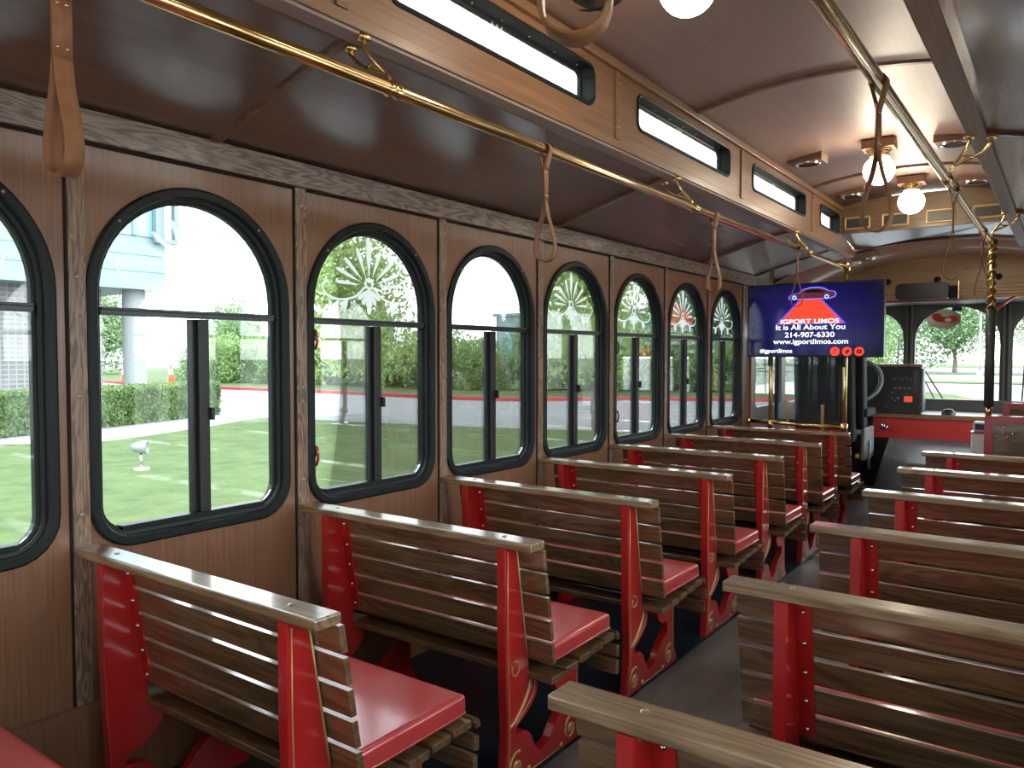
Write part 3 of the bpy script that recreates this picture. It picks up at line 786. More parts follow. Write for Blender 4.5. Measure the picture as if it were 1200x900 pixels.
poly([(.418, .215), (.550, .215), (.722, .548), (.242, .548)], Er, 'picture_beam')
car = [(.325, .205), (.33, .165), (.36, .145), (.40, .135), (.43, .095), (.48, .075), (.54, .075), (.58, .09), (.61, .12), (.65, .13), (.664, .16), (.655, .195), (.62, .215), (.36, .215)]
cxm, cym = .495, .155
poly([(cxm+(u-cxm)*1.06, cym+(v-cym)*1.22) for u, v in car], Eb, 'picture_car_glow', -.0136)
poly([(cxm+(u-cxm)*1.015, cym+(v-cym)*1.07) for u, v in car], emit('screen_pale_blue', (.35, .4, 1), .45), 'picture_car_outline', -.0138)
poly(car, Ed, 'picture_car', -.0140)
poly([(.43, .135), (.455, .10), (.49, .09), (.54, .092), (.575, .115), (.58, .14)], M['black'], 'picture_car_window', -.0142)
for u in (.362, .60):
    poly([(u+.017*math.cos(a), .195+.030*math.sin(a)) for a in [2*PI*k/16 for k in range(16)]], emit('screen_wheel', (.3, .6, 1), .5), 'picture_wheel', -.0144)
    poly([(u+.008*math.cos(a), .195+.014*math.sin(a)) for a in [2*PI*k/12 for k in range(12)]], Ed, 'picture_hub', -.0146)
for s, u0, u1, v0, v1, bd in (('IGPORT LIMOS', .262, .692, .487, .548, .022), ('It is All About You', .226, .735, .560, .630, .018), ('214-907-6330', .295, .66, .662, .733, .018),
                          ('www.igportlimos.com', .205, .757, .755, .842, .018), ('#igportlimos', .102, .352, .885, .960, .018)):
    me = text_mesh(s, (u1-u0)*TW, (v1-v0)*TH, bd); me.name = 'picture_text'; me.materials.append(Ew)
    o = bpy.data.objects.new('picture_text', me); COL.objects.link(o); o.parent = scr; o.location = (U_((u0+u1)/2), -.0150, V_((v0+v1)/2))
for i, u in enumerate((.665, .750, .835)):
    poly([(u+.034*math.cos(a), .923+.034*TW/TH*math.sin(a)) for a in [2*PI*k/28 for k in range(28)]], Er, 'picture_button')
    if i == 0:
        me = text_mesh('f', .014, .036, .02); me.materials.append(M['black']); o = bpy.data.objects.new('picture_text', me); COL.objects.link(o); o.parent = scr; o.location = (U_(u), -.0150, V_(.923))
    elif i == 1:
        poly([(u-.018, .945), (u-.004, .935), (u-.018, .905), (u-.004, .918), (u+.004, .900), (u+.014, .898), (u+.02, .905), (u+.013, .925), (u+.004, .950), (u-.008, .955)], M['black'], 'picture_bird', -.0150)
    else:
        poly([(u-.017, .898), (u+.017, .898), (u+.017, .948), (u-.017, .948)], M['black'], 'picture_play', -.0150)
        poly([(u-.005, .910), (u+.008, .923), (u-.005, .936)], Er, 'picture_triangle', -.0152)
MB().box(-.42, -.30, .045, .125, -.06, .06).box(.15, .25, .045, .125, -.06, .06).box(-.42, .25, .045, .065, -.05, .05).build('wall_mount', M['black'], tv)

# ------------------------------------------------------------------ brass partition behind the television
pt = thing('brass_partition', 'brass pole screen with glass panel behind the driver below the television', 'partition', (0, 6.36, 0))
def bpole(x, z0, z1, name='post'):
    return MB().tube([(x, 0, z0), (x, 0, z1)], .0165, 18).build(name, M['brass'], pt)
bpole(-.50, .0, 1.955); bpole(-1.068, .0, 1.93)
for x in (-.50, -1.068):
    MB().lathe([(.017, -.035), (.026, -.032), (.026, .03), (.017, .035)], 18, 'z', (x, 0, .685)).build('tee_fitting', M['brass'], pt)
MB().lathe([(.018, -.03), (.026, -.026), (.026, .03), (.022, .036), (.0, .038)], 18, 'z', (-.50, 0, 1.925)).build('elbow_fitting', M['brass'], pt)
MB().tube([(-.50, 0, .685), (-1.245, 0, .705)], .0165, 18).build('cross_rail', M['brass'], pt)
MB().lathe([(.0, .0), (.034, .0), (.034, .014), (.02, .03)], 18, 'x', (-1.255, 0, .705)).build('wall_flange', M['brass'], pt)
for x in (-.93, -.66): MB().box(x-.012, x+.012, -.012, .004, .66, .885 if x < -.8 else .86).build('glass_clamp', M['brass'], pt, bevel=.003)
MB().ring(rrect(-1.045, -.525, .70, 1.60, .03), [(0, 0), (0, .02), (.028, .02), (.028, 0)], lambda a, b_, h: (a, .03+h, b_)).build('glass_frame', M['black'], pt)
flat('glass_pane', [rrect(-1.02, -.55, .725, 1.575, .02)(0)], .006, M['glass'], pt, plane='xz', offset=-.04)
MB().box(-1.24, -.50, .0, .03, .02, .66).build('lower_panel', M['red_panel'], pt)
for x in (-.505, -1.073): MB().box(x-.011, x+.011, -.03, -.014, 1.16, 1.235).build('black_clamp', M['black'], pt)

# ------------------------------------------------------------------ driver's cab
# side walls of cab with window openings
for side, sg in (('left', -1), ('right', 1)):
    if sg < 0: op = [rrect(6.55, 7.28, .80, 1.66, .05), rrect(7.40, 8.02, .80, 1.66, .05), rrect(8.12, 8.78, .80, 1.66, .05)]
    else: op = [rrect(5.95, 6.6, .75, 1.66, .08), rrect(6.95, 8.55, .1, 1.75, .05)]
    y0 = YF if sg < 0 else YF
    if sg > 0: op = [rrect(6.95, 7.70, .12, 1.75, .05), rrect(7.80, 8.60, .12, 1.75, .05)]
    flat('wall_cab_'+side, [[(y0, 0), (8.95, 0), (8.95, 1.93), (y0, 1.93)]]+[list(reversed(f(0))) for f in op], .06, M['cab_grey'], offset=sg*(XW+.03), kind='structure')
    for f in op:
        o = flat('window_%d' % wi, [f(.0)], .005, M['glass'], offset=sg*(XW+.03), kind='structure'); wi += 1
MB().box(-XW-.02, -XW+.018, 6.39, 6.47, 0, 1.9).build('trim_%d' % ri, M['panel'], bevel=.004, kind='structure'); ri += 1
# windscreen wall
def arch_top(x0, x1, z0, z1, rise):
    n = 14; c = (x0+x1)/2; w = (x1-x0)/2
    return [(x0, z0), (x1, z0)]+[(c+w*math.cos(PI*k/n), z1-rise+rise*math.sin(PI*k/n)**.9) for k in range(n+1)]
fo = [arch_top(-1.17, -.497, .79, 1.715, .30), arch_top(-.392, .352, .79, 1.735, .36), arch_top(.458, 1.17, .79, 1.715, .30)]
flat('wall_front', [[(-1.29, 0), (1.29, 0), (1.29, 1.96), (-1.29, 1.96)]]+[list(reversed(p)) for p in fo], .06, M['cab_grey'], plane='xz', offset=-8.93, kind='structure')
for p in fo:
    flat('window_%d' % wi, [p], .006, M['glass'], plane='xz', offset=-8.95, kind='structure'); wi += 1
for x in (-.445, .405):
    for dx in (-.03, .012): 
        MB().box(x+dx, x+dx+.022, 8.872, 8.90, .79, 1.80).build('trim_%d' % ri, M['cab_grey'], bevel=.004, kind='structure'); ri += 1
# header board made of planks, below the cab ceiling
hb = thing('trim_%d' % ri, kind='structure', loc=(0, 8.30, 0)); ri += 1
zc = lambda x: 1.87+(2.172-1.87)*(1-abs(x/1.28)**2.3)
top = [(1.2-2.4*k/24, zc(1.2-2.4*k/24)+.012) for k in range(25)]
flat('board', [[(-1.2, 1.885), (1.2, 1.885)]+top], .03, M['plank'], hb, plane='xz', offset=-.0)
for k in range(4):
    MB().box(-1.2, 1.2, -.035, -.012, 1.775+.029*k, 1.801+.029*k).build('plank', M['plank'], hb, bevel=.003)
MB().box(-1.22, 1.22, -.045, .60, 1.755, 1.772).build('shelf', M['cab_grey'], hb)
MB().box(-1.22, 1.22, -.055, -.045, 1.757, 1.772).build('red_strip', M['red'], hb)
for i, x in enumerate((-.55, -.12, .37, .75)):
    MB().lathe([(0, -.012), (.024, -.010), (.030, 0)], 16, 'y', (x, -.016, 1.96)).build('speaker_dot', M['black'], hb)
for x in (-.60, .62): MB().box(x-.05, x+.05, -.044, -.034, 1.818, 1.852).build('switch_plate', M['black'], hb, bevel=.003)
# interior mirror / dark visor box
r = thing('visor_box', 'wide rounded dark visor below the plank board over the windshield', 'visor', (-.19, 8.10, 1.835))
flat('housing', [rrect(-.255, .19, -.072, .083, .045)(0)], .07, M['mirror'], r, plane='xz', bevel=.006)
MB().box(.185, .255, -.02, .03, -.07, .05).build('end_cap', M['seat_black'], r, bevel=.01)
MB().box(.262, .270, -.03, .03, -.075, .085).build('brass_strip', M['brass'], r)
MB().box(-.03, .03, .03, .16, .0, .05).build('mounting_arm', M['black'], r)

# dashboard
ds = thing('dashboard', 'red front panel with wooden ledge below the windshield', 'dashboard', (0, 8.0, 0))
MB().box(-.60, .95, 0, .05, .47, .66).build('red_face', M['red_panel'], ds, bevel=.004)
MB().box(-.61, .96, -.02, .14, .66, .705).build('wood_ledge', M['panel_f'], ds, bevel=.006)
MB().box(-.60, 1.2, .14, .86, .60, .70).build('shelf', M['black'], ds)
MB().box(-1.2, 1.2, .78, .88, .60, .81).build('upper_shelf', M['cab_grey'], ds, bevel=.01)
MB().lathe([(0, -.05), (.028, -.048), (.036, -.03), (.030, 0)], 16, 'y', (-.50, -.0, .575)).build('chrome_valve', M['hose'], ds)
MB().tube([(-.53, -.04, .60), (-.50, -.07, .55), (-.47, -.04, .60)], .008, 8).build('valve_handle', M['blue'], ds)
MB().lathe([(0, .06), (.035, .055), (.055, .03), (.06, 0)], 20, 'z', (.02, .05, .70)).build('fan_knob', M['black'], ds)
cs = thing('instrument_console', 'black instrument console with switches and small red display', 'console', (-.41, 7.98, .705))
MB().add([(-.30, .0, 0), (.215, .0, 0), (.215, .30, 0), (-.30, .30, 0), (-.30, .05, .44), (.205, .05, .44), (.205, .28, .44), (-.30, .28, .44)], [(0, 1, 2, 3), (4, 5, 6, 7), (0, 1, 5, 4), (1, 2, 6, 5), (2, 3, 7, 6), (3, 0, 4, 7)]).build('housing', M['black'], cs, bevel=.012)
MB().box(-.30, .215, .035, .29, .435, .46).build('wood_top', M['panel'], cs, bevel=.004)
def on_face(x, z, w, h, mt, name, d=.006):
    y = z/.44*.05; return MB().box(x-w/2, x+w/2, y-d, y+.002, z-h/2, z+h/2).build(name, mt, cs, bevel=.002)
on_face(.105, .135, .07, .055, emit('red_display', (1, .12, .05), .2), 'red_display')
for k in range(5): on_face(-.02+.035*k, .32+.01*(k % 2), .02, .018, M['cab_grey'], 'switch')
for k in range(4): on_face(-.01+.04*k, .235, .026, .02, M['grey'], 'switch')
for x, z in ((-.03, .14), (-.005, .12), (.02, .14), (-.03, .19), (.09, .19), (-.2, .12), (-.15, .2), (-.08, .06)): on_face(x, z, .012, .012, M['steel'], 'button', .01)
on_face(.165, .25, .045, .30, M['mirror'], 'side_gauge'); on_face(.168, .30, .010, .14, M['seat_grey'], 'gauge_light', .009)
MB().tube([(.222, .02, .02), (.215, .05, .42)], .012, 8).build('edge_tube', M['seat_grey'], cs)
# steering wheel
sw = thing('steering_wheel', 'black steering wheel with pale rim behind the driver seat', 'steering wheel', (-.70, 7.74, 1.01)); sw.rotation_euler = (math.radians(62), 0, 0)
MB().tube([(.215*math.cos(a), .215*math.sin(a), 0) for a in [2*PI*k/40 for k in range(40)]], .014, 10, closed=True).build('rim', M['seat_grey'], sw)
MB().tube([(.196*math.cos(a), .196*math.sin(a), .002) for a in [2*PI*k/40 for k in range(40)]], .010, 8, closed=True).build('rim_grip', M['black'], sw)
for a in (90, 210, 330): MB().tube([(.02*math.cos(math.radians(a)), .02*math.sin(math.radians(a)), -.02), (.2*math.cos(math.radians(a)), .2*math.sin(math.radians(a)), 0)], .011, 8).build('spoke', M['black'], sw)
MB().lathe([(0, .01), (.05, .005), (.055, -.02), (.03, -.05), (.03, -.42)], 20).build('hub', M['black'], sw)
# driver's seat
st = thing('driver_seat', 'tall dark driver seat with grey plastic side and lever', 'driver seat', (-.80, 7.15, 0))
def rbox(name, x0, x1, y0, y1, z0, z1, bev, mt, par, M4=None):
    o = MB().box(x0, x1, y0, y1, z0, z1, M4=M4).build(name, mt, par)
    bm = bmesh.new(); bm.from_mesh(o.data); bmesh.ops.bevel(bm, geom=bm.edges[:], offset=bev, segments=4, profile=.6, affect='EDGES'); bm.to_mesh(o.data); bm.free()
    for p in o.data.polygons: p.use_smooth = True
    return o
TL = Matrix.Rotation(math.radians(7), 4, 'X')
rbox('backrest', -.26, .235, -.07, .08, .50, 1.42, .05, M['seat_black'], st, TL)
rbox('headrest', -.16, .16, -.05, .06, 1.40, 1.64, .04, M['seat_black'], st, TL)
rbox('seat_cushion', -.26, .26, .0, .52, .42, .56, .05, M['seat_black'], st)
rbox('armrest', .262, .325, -.06, .30, .72, .79, .02, M['seat_black'], st)
rbox('side_bolster', .236, .30, .02, .16, .62, 1.30, .025, M['seat_black'], st, TL)
rbox('side_cover', .262, .30, -.02, .36, .34, .62, .018, M['seat_grey'], st)
MB().tube(spline([(.30, .15, .50), (.325, .05, .45), (.33, .0, .36), (.33, .02, .27)], 5, False), .012, 8).build('lever', M['seat_grey'], st)
MB().box(-.2, .2, .02, .44, .05, .42).build('pedestal', M['black'], st, bevel=.02)
MB().box(.235, .26, -.08, -.05, .37, .40).build('yellow_tag', plain('yellow_tag_paint', (.6, .5, .05)), st)
# brake pedals / black footwell block
MB().box(-1.22, -.42, 7.98, 8.02, 0, .47).build('wall_kick_panel', M['black'], kind='structure')
# engine cover
eg = thing('engine_cover', 'low grey rubber-covered engine hump beside the driver', 'engine cover', (0, 0, 0))
MB().add([(-.345, 7.08, .415), (-.10, 6.62, .415), (.75, 6.62, .415), (.75, 8.0, .475), (-.46, 8.0, .475), (-.47, 7.2, .0), (-.14, 6.55, 0), (.80, 6.55, 0), (.80, 8.0, 0), (-.55, 8.0, 0)],
         [(0, 1, 2, 3, 4), (5, 6, 1, 0), (6, 7, 2, 1), (7, 8, 3, 2), (9, 5, 0, 4)]).build('cover', M['grey'], eg, bevel=.015)
MB().lathe([(0, 0), (.03, 0), (.035, .02), (.02, .03)], 12, 'y', (-.33, 6.86, .12)).build('latch', M['hose'], eg)
# small bin between engine cover and modesty panel
tb = thing('white_bin', 'white box with dark blue label beside the red post', 'bin', (.41, 6.70, .42))
rbox('body', -.085, .085, -.07, .07, .0, .26, .012, M['white'], tb)
rbox('lid', -.075, .085, -.065, .065, .265, .335, .014, M['white'], tb)
MB().box(-.06, .08, -.0685, -.0645, .28, .322).build('blue_label', M['blue'], tb)
MB().box(-.088, .088, -.074, .074, .248, .263).build('red_band', M['red'], tb)
MB().box(.33, .62, 6.6, 6.85, .0, .42).build('trim_%d' % ri, M['grey'], bevel=.01, kind='structure'); ri += 1
# modesty panels
def modesty(name, lab, y, x0, z1, bolts):
    r = thing(name, lab, 'panel', (0, y, 0), group='red framed modesty panels')
    MB().ring(rrect(x0, 1.22, .06, z1, .004, 2), [(0, -.02), (0, .02), (.045, .02), (.045, -.02)], lambda a, b_, h: (a, h, b_), sm=False).build('red_frame', M['red'], r)
    MB().box(x0+.04, 1.18, -.008, .008, .10, z1-.04).build('wood_panel', M['slat'], r)
    MB().box(x0+.01, x0+.04, -.018, .018, 0, .07).build('foot', M['red'], r); MB().box(1.17, 1.20, -.018, .018, 0, .07).build('foot', M['red'], r)
    for dx, z in bolts: MB().lathe([(0, -.006), (.006, -.005), (.009, 0)], 8, 'y', (x0+dx, -.008, z)).build('bolt', M['brass'], r)
    return r
modesty('modesty_panel', 'red-framed wooden panel with brass bolts at the foot of the upright post', 5.55, .492, .88, ((.10, .81), (.10, .78), (.15, .775), (.06, .755), (.12, .75)))
modesty('modesty_panel', 'further bright red framed panel behind the bolted one at right edge', 6.75, .515, .90, ((.12, .80),))
# upright post
po = thing('upright_post', 'brass twisted post with dark padded sleeve beside the aisle', 'post', (.51, 5.56, 0))
MB().tube([(0, 0, .86), (0, 0, .95)], .017, 16).build('lower_brass', M['brass'], po)
MB().tube([(0, 0, .935), (0, 0, 1.53)], .027, 20).build('padded_sleeve', plain('dark_green_sleeve', (.07, .085, .08), rough=.4, coat=.2), po)
mb = MB().tube([(0, 0, 1.52), (0, 0, 1.95)], .019, 14)
for ph in (0, PI): mb.tube([(.019*math.cos(ph+t*60), .019*math.sin(ph+t*60), 1.53+t) for t in [k*.01 for k in range(40)]], .009, 6)
mb.build('twisted_brass', M['brass'], po)
MB().lathe([(.018, -.03), (.027, -.026), (.027, .026), (.020, .032), (0, .034)], 18, 'z', (0, 0, 1.925)).build('top_fitting', M['brass'], po)
# red grab bar near windshield
MB().tube([(.50, 8.2, 1.66), (.62, 8.2, 1.76)], .012, 8)
rg = thing('grab_bar', 'thin slanted red bar by the padded post at windshield top', 'grab bar', (0, 8.1, 0))
MB().tube([(.36, 0, 1.65), (.50, 0, 1.765)], .012, 10).build('bar', M['red'], rg)
# windshield sticker, wipers
sk = thing('windshield_sticker', 'oval pale sticker with red streetcar at the windshield top', 'sticker', (-.14, 8.935, 1.615))
MB().lathe([(0, 0), (.155, 0), (.155, -.003)], 36, 'y', sx=1, sy=.62).build('backing', plain('sticker_cream', (.75, .62, .52), noise=.03), sk)
flat('red_streetcar', [spline([(-.10, .045), (-.04, .055), (.0, .02), (.09, .03), (.13, .0), (.09, -.035), (-.04, -.03), (-.09, .0)], 4)], .002, M['red_panel'], sk, plane='xz', offset=.004)
flat('white_wheel', [[(.03*math.cos(2*PI*k/16)+.04, .02*math.sin(2*PI*k/16)-.01) for k in range(16)]], .002, M['white'], sk, plane='xz', offset=.006)
tag(MB().box(-.065, .02, 8.926, 8.93, 1.69, 1.735).build('permit_sticker', M['blue']), 'small blue permit sticker above the oval sticker', 'sticker')
for x, lab in ((-.36, 'windshield wiper at the left of the middle pane'),):
    w = thing('windshield_wiper', lab, 'wiper', (x, 9.02, .80))
    MB().tube([(.22, 0, .0), (.01, .0, .36)], .008, 8).build('arm', M['cab_grey'], w)
    MB().tube([(.14, .01, .0), (-.02, .0, .33)], .007, 8).build('linkage', M['cab_grey'], w)
    MB().tube([(-.03, 0, -.02), (-.03, 0, .52)], .006, 6).build('blade', M['black'], w)
for x, lab in ((-.60, 'thin mirror rod outside the left windshield pane'), (.53, 'outside mirror bracket beyond the right windshield pane')):
    w = thing('mirror_rod', lab, 'mirror bracket', (x, 9.10, .80))
    MB().tube([(0, 0, -.1), (.03, 0, .65)], .008, 8).build('rod', M['black'], w)
    MB().tube([(.015, 0, .30), (.12, 0, .28), (.16, 0, .18)], .007, 8).build('cross_arm', M['black'], w)
r = thing('side_mirror', 'dark side mirror on diagonal arm seen through the partition glass', 'mirror', (-1.45, 7.6, 0))
MB().tube([(0, -.55, 1.7), (0, .15, .75)], .02, 10).build('arm', M['black'], r)
rbox('mirror_head', -.05, .05, .10, .40, 1.0, 1.35, .02, M['mirror'], r)

# ------------------------------------------------------------------ outdoors
GZ = -.85
def poly_ground(name, pts, z, mt, kind='structure', th=.05):
    pts = list(pts); return MB().add([(x, y, z) for x, y in pts]+[(x, y, z-th) for x, y in pts], [tuple(range(len(pts)))]+[(i, (i+1) % len(pts), len(pts)+(i+1) % len(pts), len(pts)+i) for i in range(len(pts))]).build(name, mt, kind=kind)
poly_ground('ground', [(-260, -160), (260, -160), (260, 400), (-260, 400)], GZ-.02, M['asphalt'])
edge = [(-22.2, 15.9), (-20.2, 16.63), (-18.2, 16.1), (-15.86, 16.67), (-13.74, 17.2), (-11.8, 17.66), (-10.97, 17.96), (-9.62, 18.36), (-8.55, 18.6)]
poly_ground('lawn', spline([(-4.6, -30), (-30, -30), (-19.3, 4), (-18.9, 7.45), (-17.7, 9.1), (-19.3, 13.2), (-20.4, 15.4), (-20.0, 16.6), (-18.2, 16.3), (-15.86, 16.67), (-13.74, 17.2), (-11.8, 17.66), (-9.62, 18.36), (-7.6, 18.6), (-5.4, 17.5), (-4.6, 14), (-4.6, 5)], 5), GZ+.03, M['grass'])
poly_ground('path', spline([(-31, -30), (-33, -30), (-21.0, 4), (-20.2, 7.4), (-18.9, 9.9), (-20.4, 13.6), (-21.6, 16.2), (-20, 17.2), (-20.0, 16.5), (-20.3, 15.4), (-19.2, 13.2), (-17.6, 9.1), (-18.8, 7.4), (-19.2, 4)], 4), GZ+.015, M['pave'])
cb = [(-62, 30.0), (-47.1, 27.5), (-42.5, 27.76), (-36.35, 28.16), (-32.7, 28.36), (-28, 28.2), (-24.9, 27.9), (-22.7, 27.9), (-19.8, 28.6), (-18.4, 29.8), (-16.9, 31.2), (-14.2, 33.2), (-11.5, 34.6), (-8, 36.5), (-2, 40)]
cbs = spline(cb, 4, False)
poly_ground('verge', cbs+[(-4, 46), (-14, 62), (-110, 66), (-110, 40)], GZ+.06, M['grass'])
poly_ground('path', [(1.9, -40), (14, -40), (14, 70), (1.9, 70)], GZ+.02, M['bounce_ground'])  # unseen pale ground, added to brighten the right low ceiling and interior
mb = MB(); K = len(cbs)
vs = []
for i, (x, y) in enumerate(cbs):
    vs += [(x, y-.0, GZ-.02), (x+.03, y-.12, GZ-.02), (x+.03, y-.12, GZ+.15), (x, y+.12, GZ+.15), (x, y+.12, GZ)]
mb.add(vs, [(i*5+j, i*5+j+1, i*5+6+j, i*5+5+j) for i in range(K-1) for j in range(4)]); mb.build('red_curb', M['curb'], kind='structure')

def leaves(name, blobs, n, size, mt, parent=None, seed=1, kind=None, clump=.35):
    rg_ = np.random.default_rng(seed); B = np.array(blobs, float)   # cx,cy,cz,rx,ry,rz
    wts = (B[:, 3]*B[:, 4]+B[:, 4]*B[:, 5]+B[:, 3]*B[:, 5]); wts /= wts.sum()
    idx = rg_.choice(len(B), n, p=wts); d = rg_.normal(size=(n, 3)); d /= np.linalg.norm(d, axis=1)[:, None]
    rad = (.70+.36*rg_.random(n)); lump = 1+clump*.5*np.sin(d[:, 0]*5+idx)*np.sin(d[:, 1]*6+1.3*idx)*np.sin(d[:, 2]*5+.7)
    c = B[idx, :3]+d*B[idx, 3:]*(rad*lump)[:, None]
    nrm = d+rg_.normal(size=(n, 3))*.7; nrm /= np.linalg.norm(nrm, axis=1)[:, None]
    t = np.cross(nrm, rg_.normal(size=(n, 3))); t /= np.linalg.norm(t, axis=1)[:, None]; b2 = np.cross(nrm, t)
    s = size*(.6+.8*rg_.random(n))[:, None]
    V = np.empty((n, 4, 3)); V[:, 0] = c-t*s; V[:, 1] = c+b2*s*.5; V[:, 2] = c+t*s; V[:, 3] = c-b2*s*.5
    me = bpy.data.meshes.new(name); me.vertices.add(4*n); me.vertices.foreach_set('co', V.reshape(-1))
    me.loops.add(4*n); me.loops.foreach_set('vertex_index', np.arange(4*n, dtype=np.int32)); me.polygons.add(n)
    me.polygons.foreach_set('loop_start', np.arange(0, 4*n, 4, dtype=np.int32)); me.update(calc_edges=True); me.materials.append(mt)
    o = bpy.data.objects.new(name, me); COL.objects.link(o)
    if parent is not None: o.parent = parent
    if kind: o['kind'] = kind
    return o
def blobset(seed, n, R, H, z0):
    rg_ = random.Random(seed); out = []
    for k in range(n):
        a = rg_.random()*2*PI; q = rg_.random()**.5*R*.6; z = z0+H*(.15+.7*rg_.random()); sc = .45+.25*rg_.random()
        out.append((q*math.cos(a), q*math.sin(a), z, R*sc, R*sc, H*sc*.55))
    return out
def make_tree(seed, R, H, z0, th, mt, n, size, trunk_r=.12, name='tree'):
    r = thing(name)
    leaves('crown', blobset(seed, 11, R, H, z0), n, size, mt, r, seed)
    if trunk_r:
        rg_ = random.Random(seed); pts = [(0, 0, 0), (.04*th, .02*th, th*.3), (.02*th, -.03*th, th*.6), (.05*th, 0, th)]
        mb = MB().tube(spline(pts, 4, False), [trunk_r*(1-.5*k/12) for k in range(13)], 8)
        for k in range(4):
            a = k*1.6+seed; mb.tube([(.03*th, 0, th*.55), (.03*th+R*.35*math.cos(a), R*.35*math.sin(a), th*.95+z0*.1)], [trunk_r*.5, trunk_r*.2], 6)
        mb.build('trunk', M['bark'], r)
    return r
def place(proto, kd_, first, loc, sc, rz, lab, cat, group=None):
    o = proto if first else copy_tree(proto, None, kd_)
    o.location = loc; o.scale = sc if isinstance(sc, tuple) else (sc,)*3; o.rotation_euler = (0, 0, rz); tag(o, lab, cat, group); return o

# clipped hedge along the path
hd = thing('clipped_hedge', 'long low clipped box hedge beside the path', 'hedge', (0, 0, 0))
def hedge_mesh():
    rg_ = random.Random(5)
    line = [(-18.0, -3), (-20.6, 5), (-21.6, 8.6), (-22.2, 11), (-23.0, 13.4), (-24.0, 16.0)]
    pts = spline(line, 10, False); bl = []
    core = MB()
    return pts
hp = hedge_mesh(); rg_ = np.random.default_rng(3)
cen = [(x, y) for x, y in hp]
V = []
for i in range(len(cen)):
    a = cen[max(i-1, 0)]; c = cen[min(i+1, len(cen)-1)]; t = Vector((c[0]-a[0], c[1]-a[1])).normalized(); nx, ny = t[1], -t[0]
    e = .8 if i in (0, len(cen)-1) else 1
    V.append([(cen[i][0]+nx*.55*e, cen[i][1]+ny*.55*e, GZ), (cen[i][0]+nx*.6*e, cen[i][1]+ny*.6*e, .22), (cen[i][0]-nx*.6*e, cen[i][1]-ny*.6*e, .22), (cen[i][0]-nx*.55*e, cen[i][1]-ny*.55*e, GZ)])
mb = MB(); fl_ = [p for q in V for p in q]
mb.add(fl_, [(i*4+j, i*4+j+1, i*4+5+j, i*4+4+j) for i in range(len(V)-1) for j in range(3)]+[(0, 1, 2, 3), tuple(len(fl_)-4+k for k in range(4))]); mb.build('inner_mass', M['leaf_d'], hd)
def surf_leaves():
    n = 26000; P_ = np.array(V); i = rg_.integers(0, len(V)-1, n); t = rg_.random(n)[:, None]; j = rg_.choice(3, n, p=[.45, .4, .15]); s = rg_.random(n)[:, None]
    a = P_[i, j]*(1-t)+P_[i+1, j]*t; b_ = P_[i, j+1]*(1-t)+P_[i+1, j+1]*t; c = a*(1-s)+b_*s+rg_.normal(size=(n, 3))*.035
    nr = rg_.normal(size=(n, 3)); nr /= np.linalg.norm(nr, axis=1)[:, None]; tt = np.cross(nr, rg_.normal(size=(n, 3))); tt /= np.linalg.norm(tt, axis=1)[:, None]; bb = np.cross(nr, tt); sz = .06
    Q = np.empty((n, 4, 3)); Q[:, 0] = c-tt*sz; Q[:, 1] = c+bb*sz*.6; Q[:, 2] = c+tt*sz; Q[:, 3] = c-bb*sz*.6
    me = bpy.data.meshes.new('leaf_surface'); me.vertices.add(4*n); me.vertices.foreach_set('co', Q.reshape(-1)); me.loops.add(4*n); me.loops.foreach_set('vertex_index', np.arange(4*n, dtype=np.int32)); me.polygons.add(n)
    me.polygons.foreach_set('loop_start', np.arange(0, 4*n, 4, dtype=np.int32)); me.update(calc_edges=True); me.materials.append(M['hedge'])
    o = bpy.data.objects.new('leaf_surface', me); COL.objects.link(o); o.parent = hd
surf_leaves()

# bushes along the verge
bush = make_tree(11, 2.0, 3.2, -.25, 1.0, M['leaf'], 9000, .10, .06, 'bush'); kb = kids_of(bush)
bpos = [(-51.2, 35.4, 1.0), (-48.3, 34.2, 1.0), (-44.6, 35.2, 1.15), (-41.0, 35.6, 1.0), (-37.6, 35.8, 1.2), (-34.2, 36.2, 1.05), (-31.0, 36.2, 1.15),
        (-27.2, 36.0, .85), (-24.4, 38.0, .9), (-21.0, 39.2, .9), (-18.6, 41.5, 1.0), (-15.8, 42.2, 1.05), (-13.2, 43.4, 1.05), (-10.5, 45.5, 1.1), (-56, 36.0, 1.2)]
for i, (x, y, s) in enumerate(bpos):
    place(bush, kb, i == 0, (x, y, GZ), (s, s, s*(1.0+.15*math.sin(i*2.1))), i*1.3, 'round green bush in the row of bushes beyond the red curb', 'bush', 'row of bushes beyond the red curb')
# trees
tA = make_tree(21, 3.2, 4.6, 2.2, 3.2, M['leaf_l'], 9000, .11, .10); ka = kids_of(tA)
place(tA, ka, True, (-16.75, 15.8, GZ), (.70, .70, .80), .4, 'young leafy tree on the lawn edge seen through the third arched window', 'tree')
place(tA, ka, False, (-9.7, 18.6, GZ), (.60, .60, .82), 2.2, 'young tree with thin trunk by the road seen through the fifth arched window', 'tree')
place(tA, ka, False, (-20.3, 37.5, GZ), (1.0, 1.0, 1.35), 3.9, 'pale green tree rising behind bushes through the fourth and fifth windows', 'tree')
tB = make_tree(31, 4.6, 8.0, 1.6, 4, M['leaf_d'], 12000, .17, .22, 'shade_tree'); kbb = kids_of(tB)
tpos = [(-84, 58, .95), (-71, 50, .72), (-58, 54, .66), (-50.5, 49, .72), (-35, 52, .50), (-15.5, 50, .86), (-11, 52, .95), (-20.5, 50.5, .80), (-82, 40, 1.0)]
for i, (x, y, s) in enumerate(tpos):
    place(tB, kbb, i == 0, (x, y, GZ), s, i*1.7, 'dark green shade tree standing behind the row of bushes', 'tree', 'shade trees behind the bushes')
fpos = [(-29, 113, 1.15), (-19.5, 110, 1.2), (-10.5, 108, 1.25), (-1, 112, 1.25), (9, 110, 1.2)]
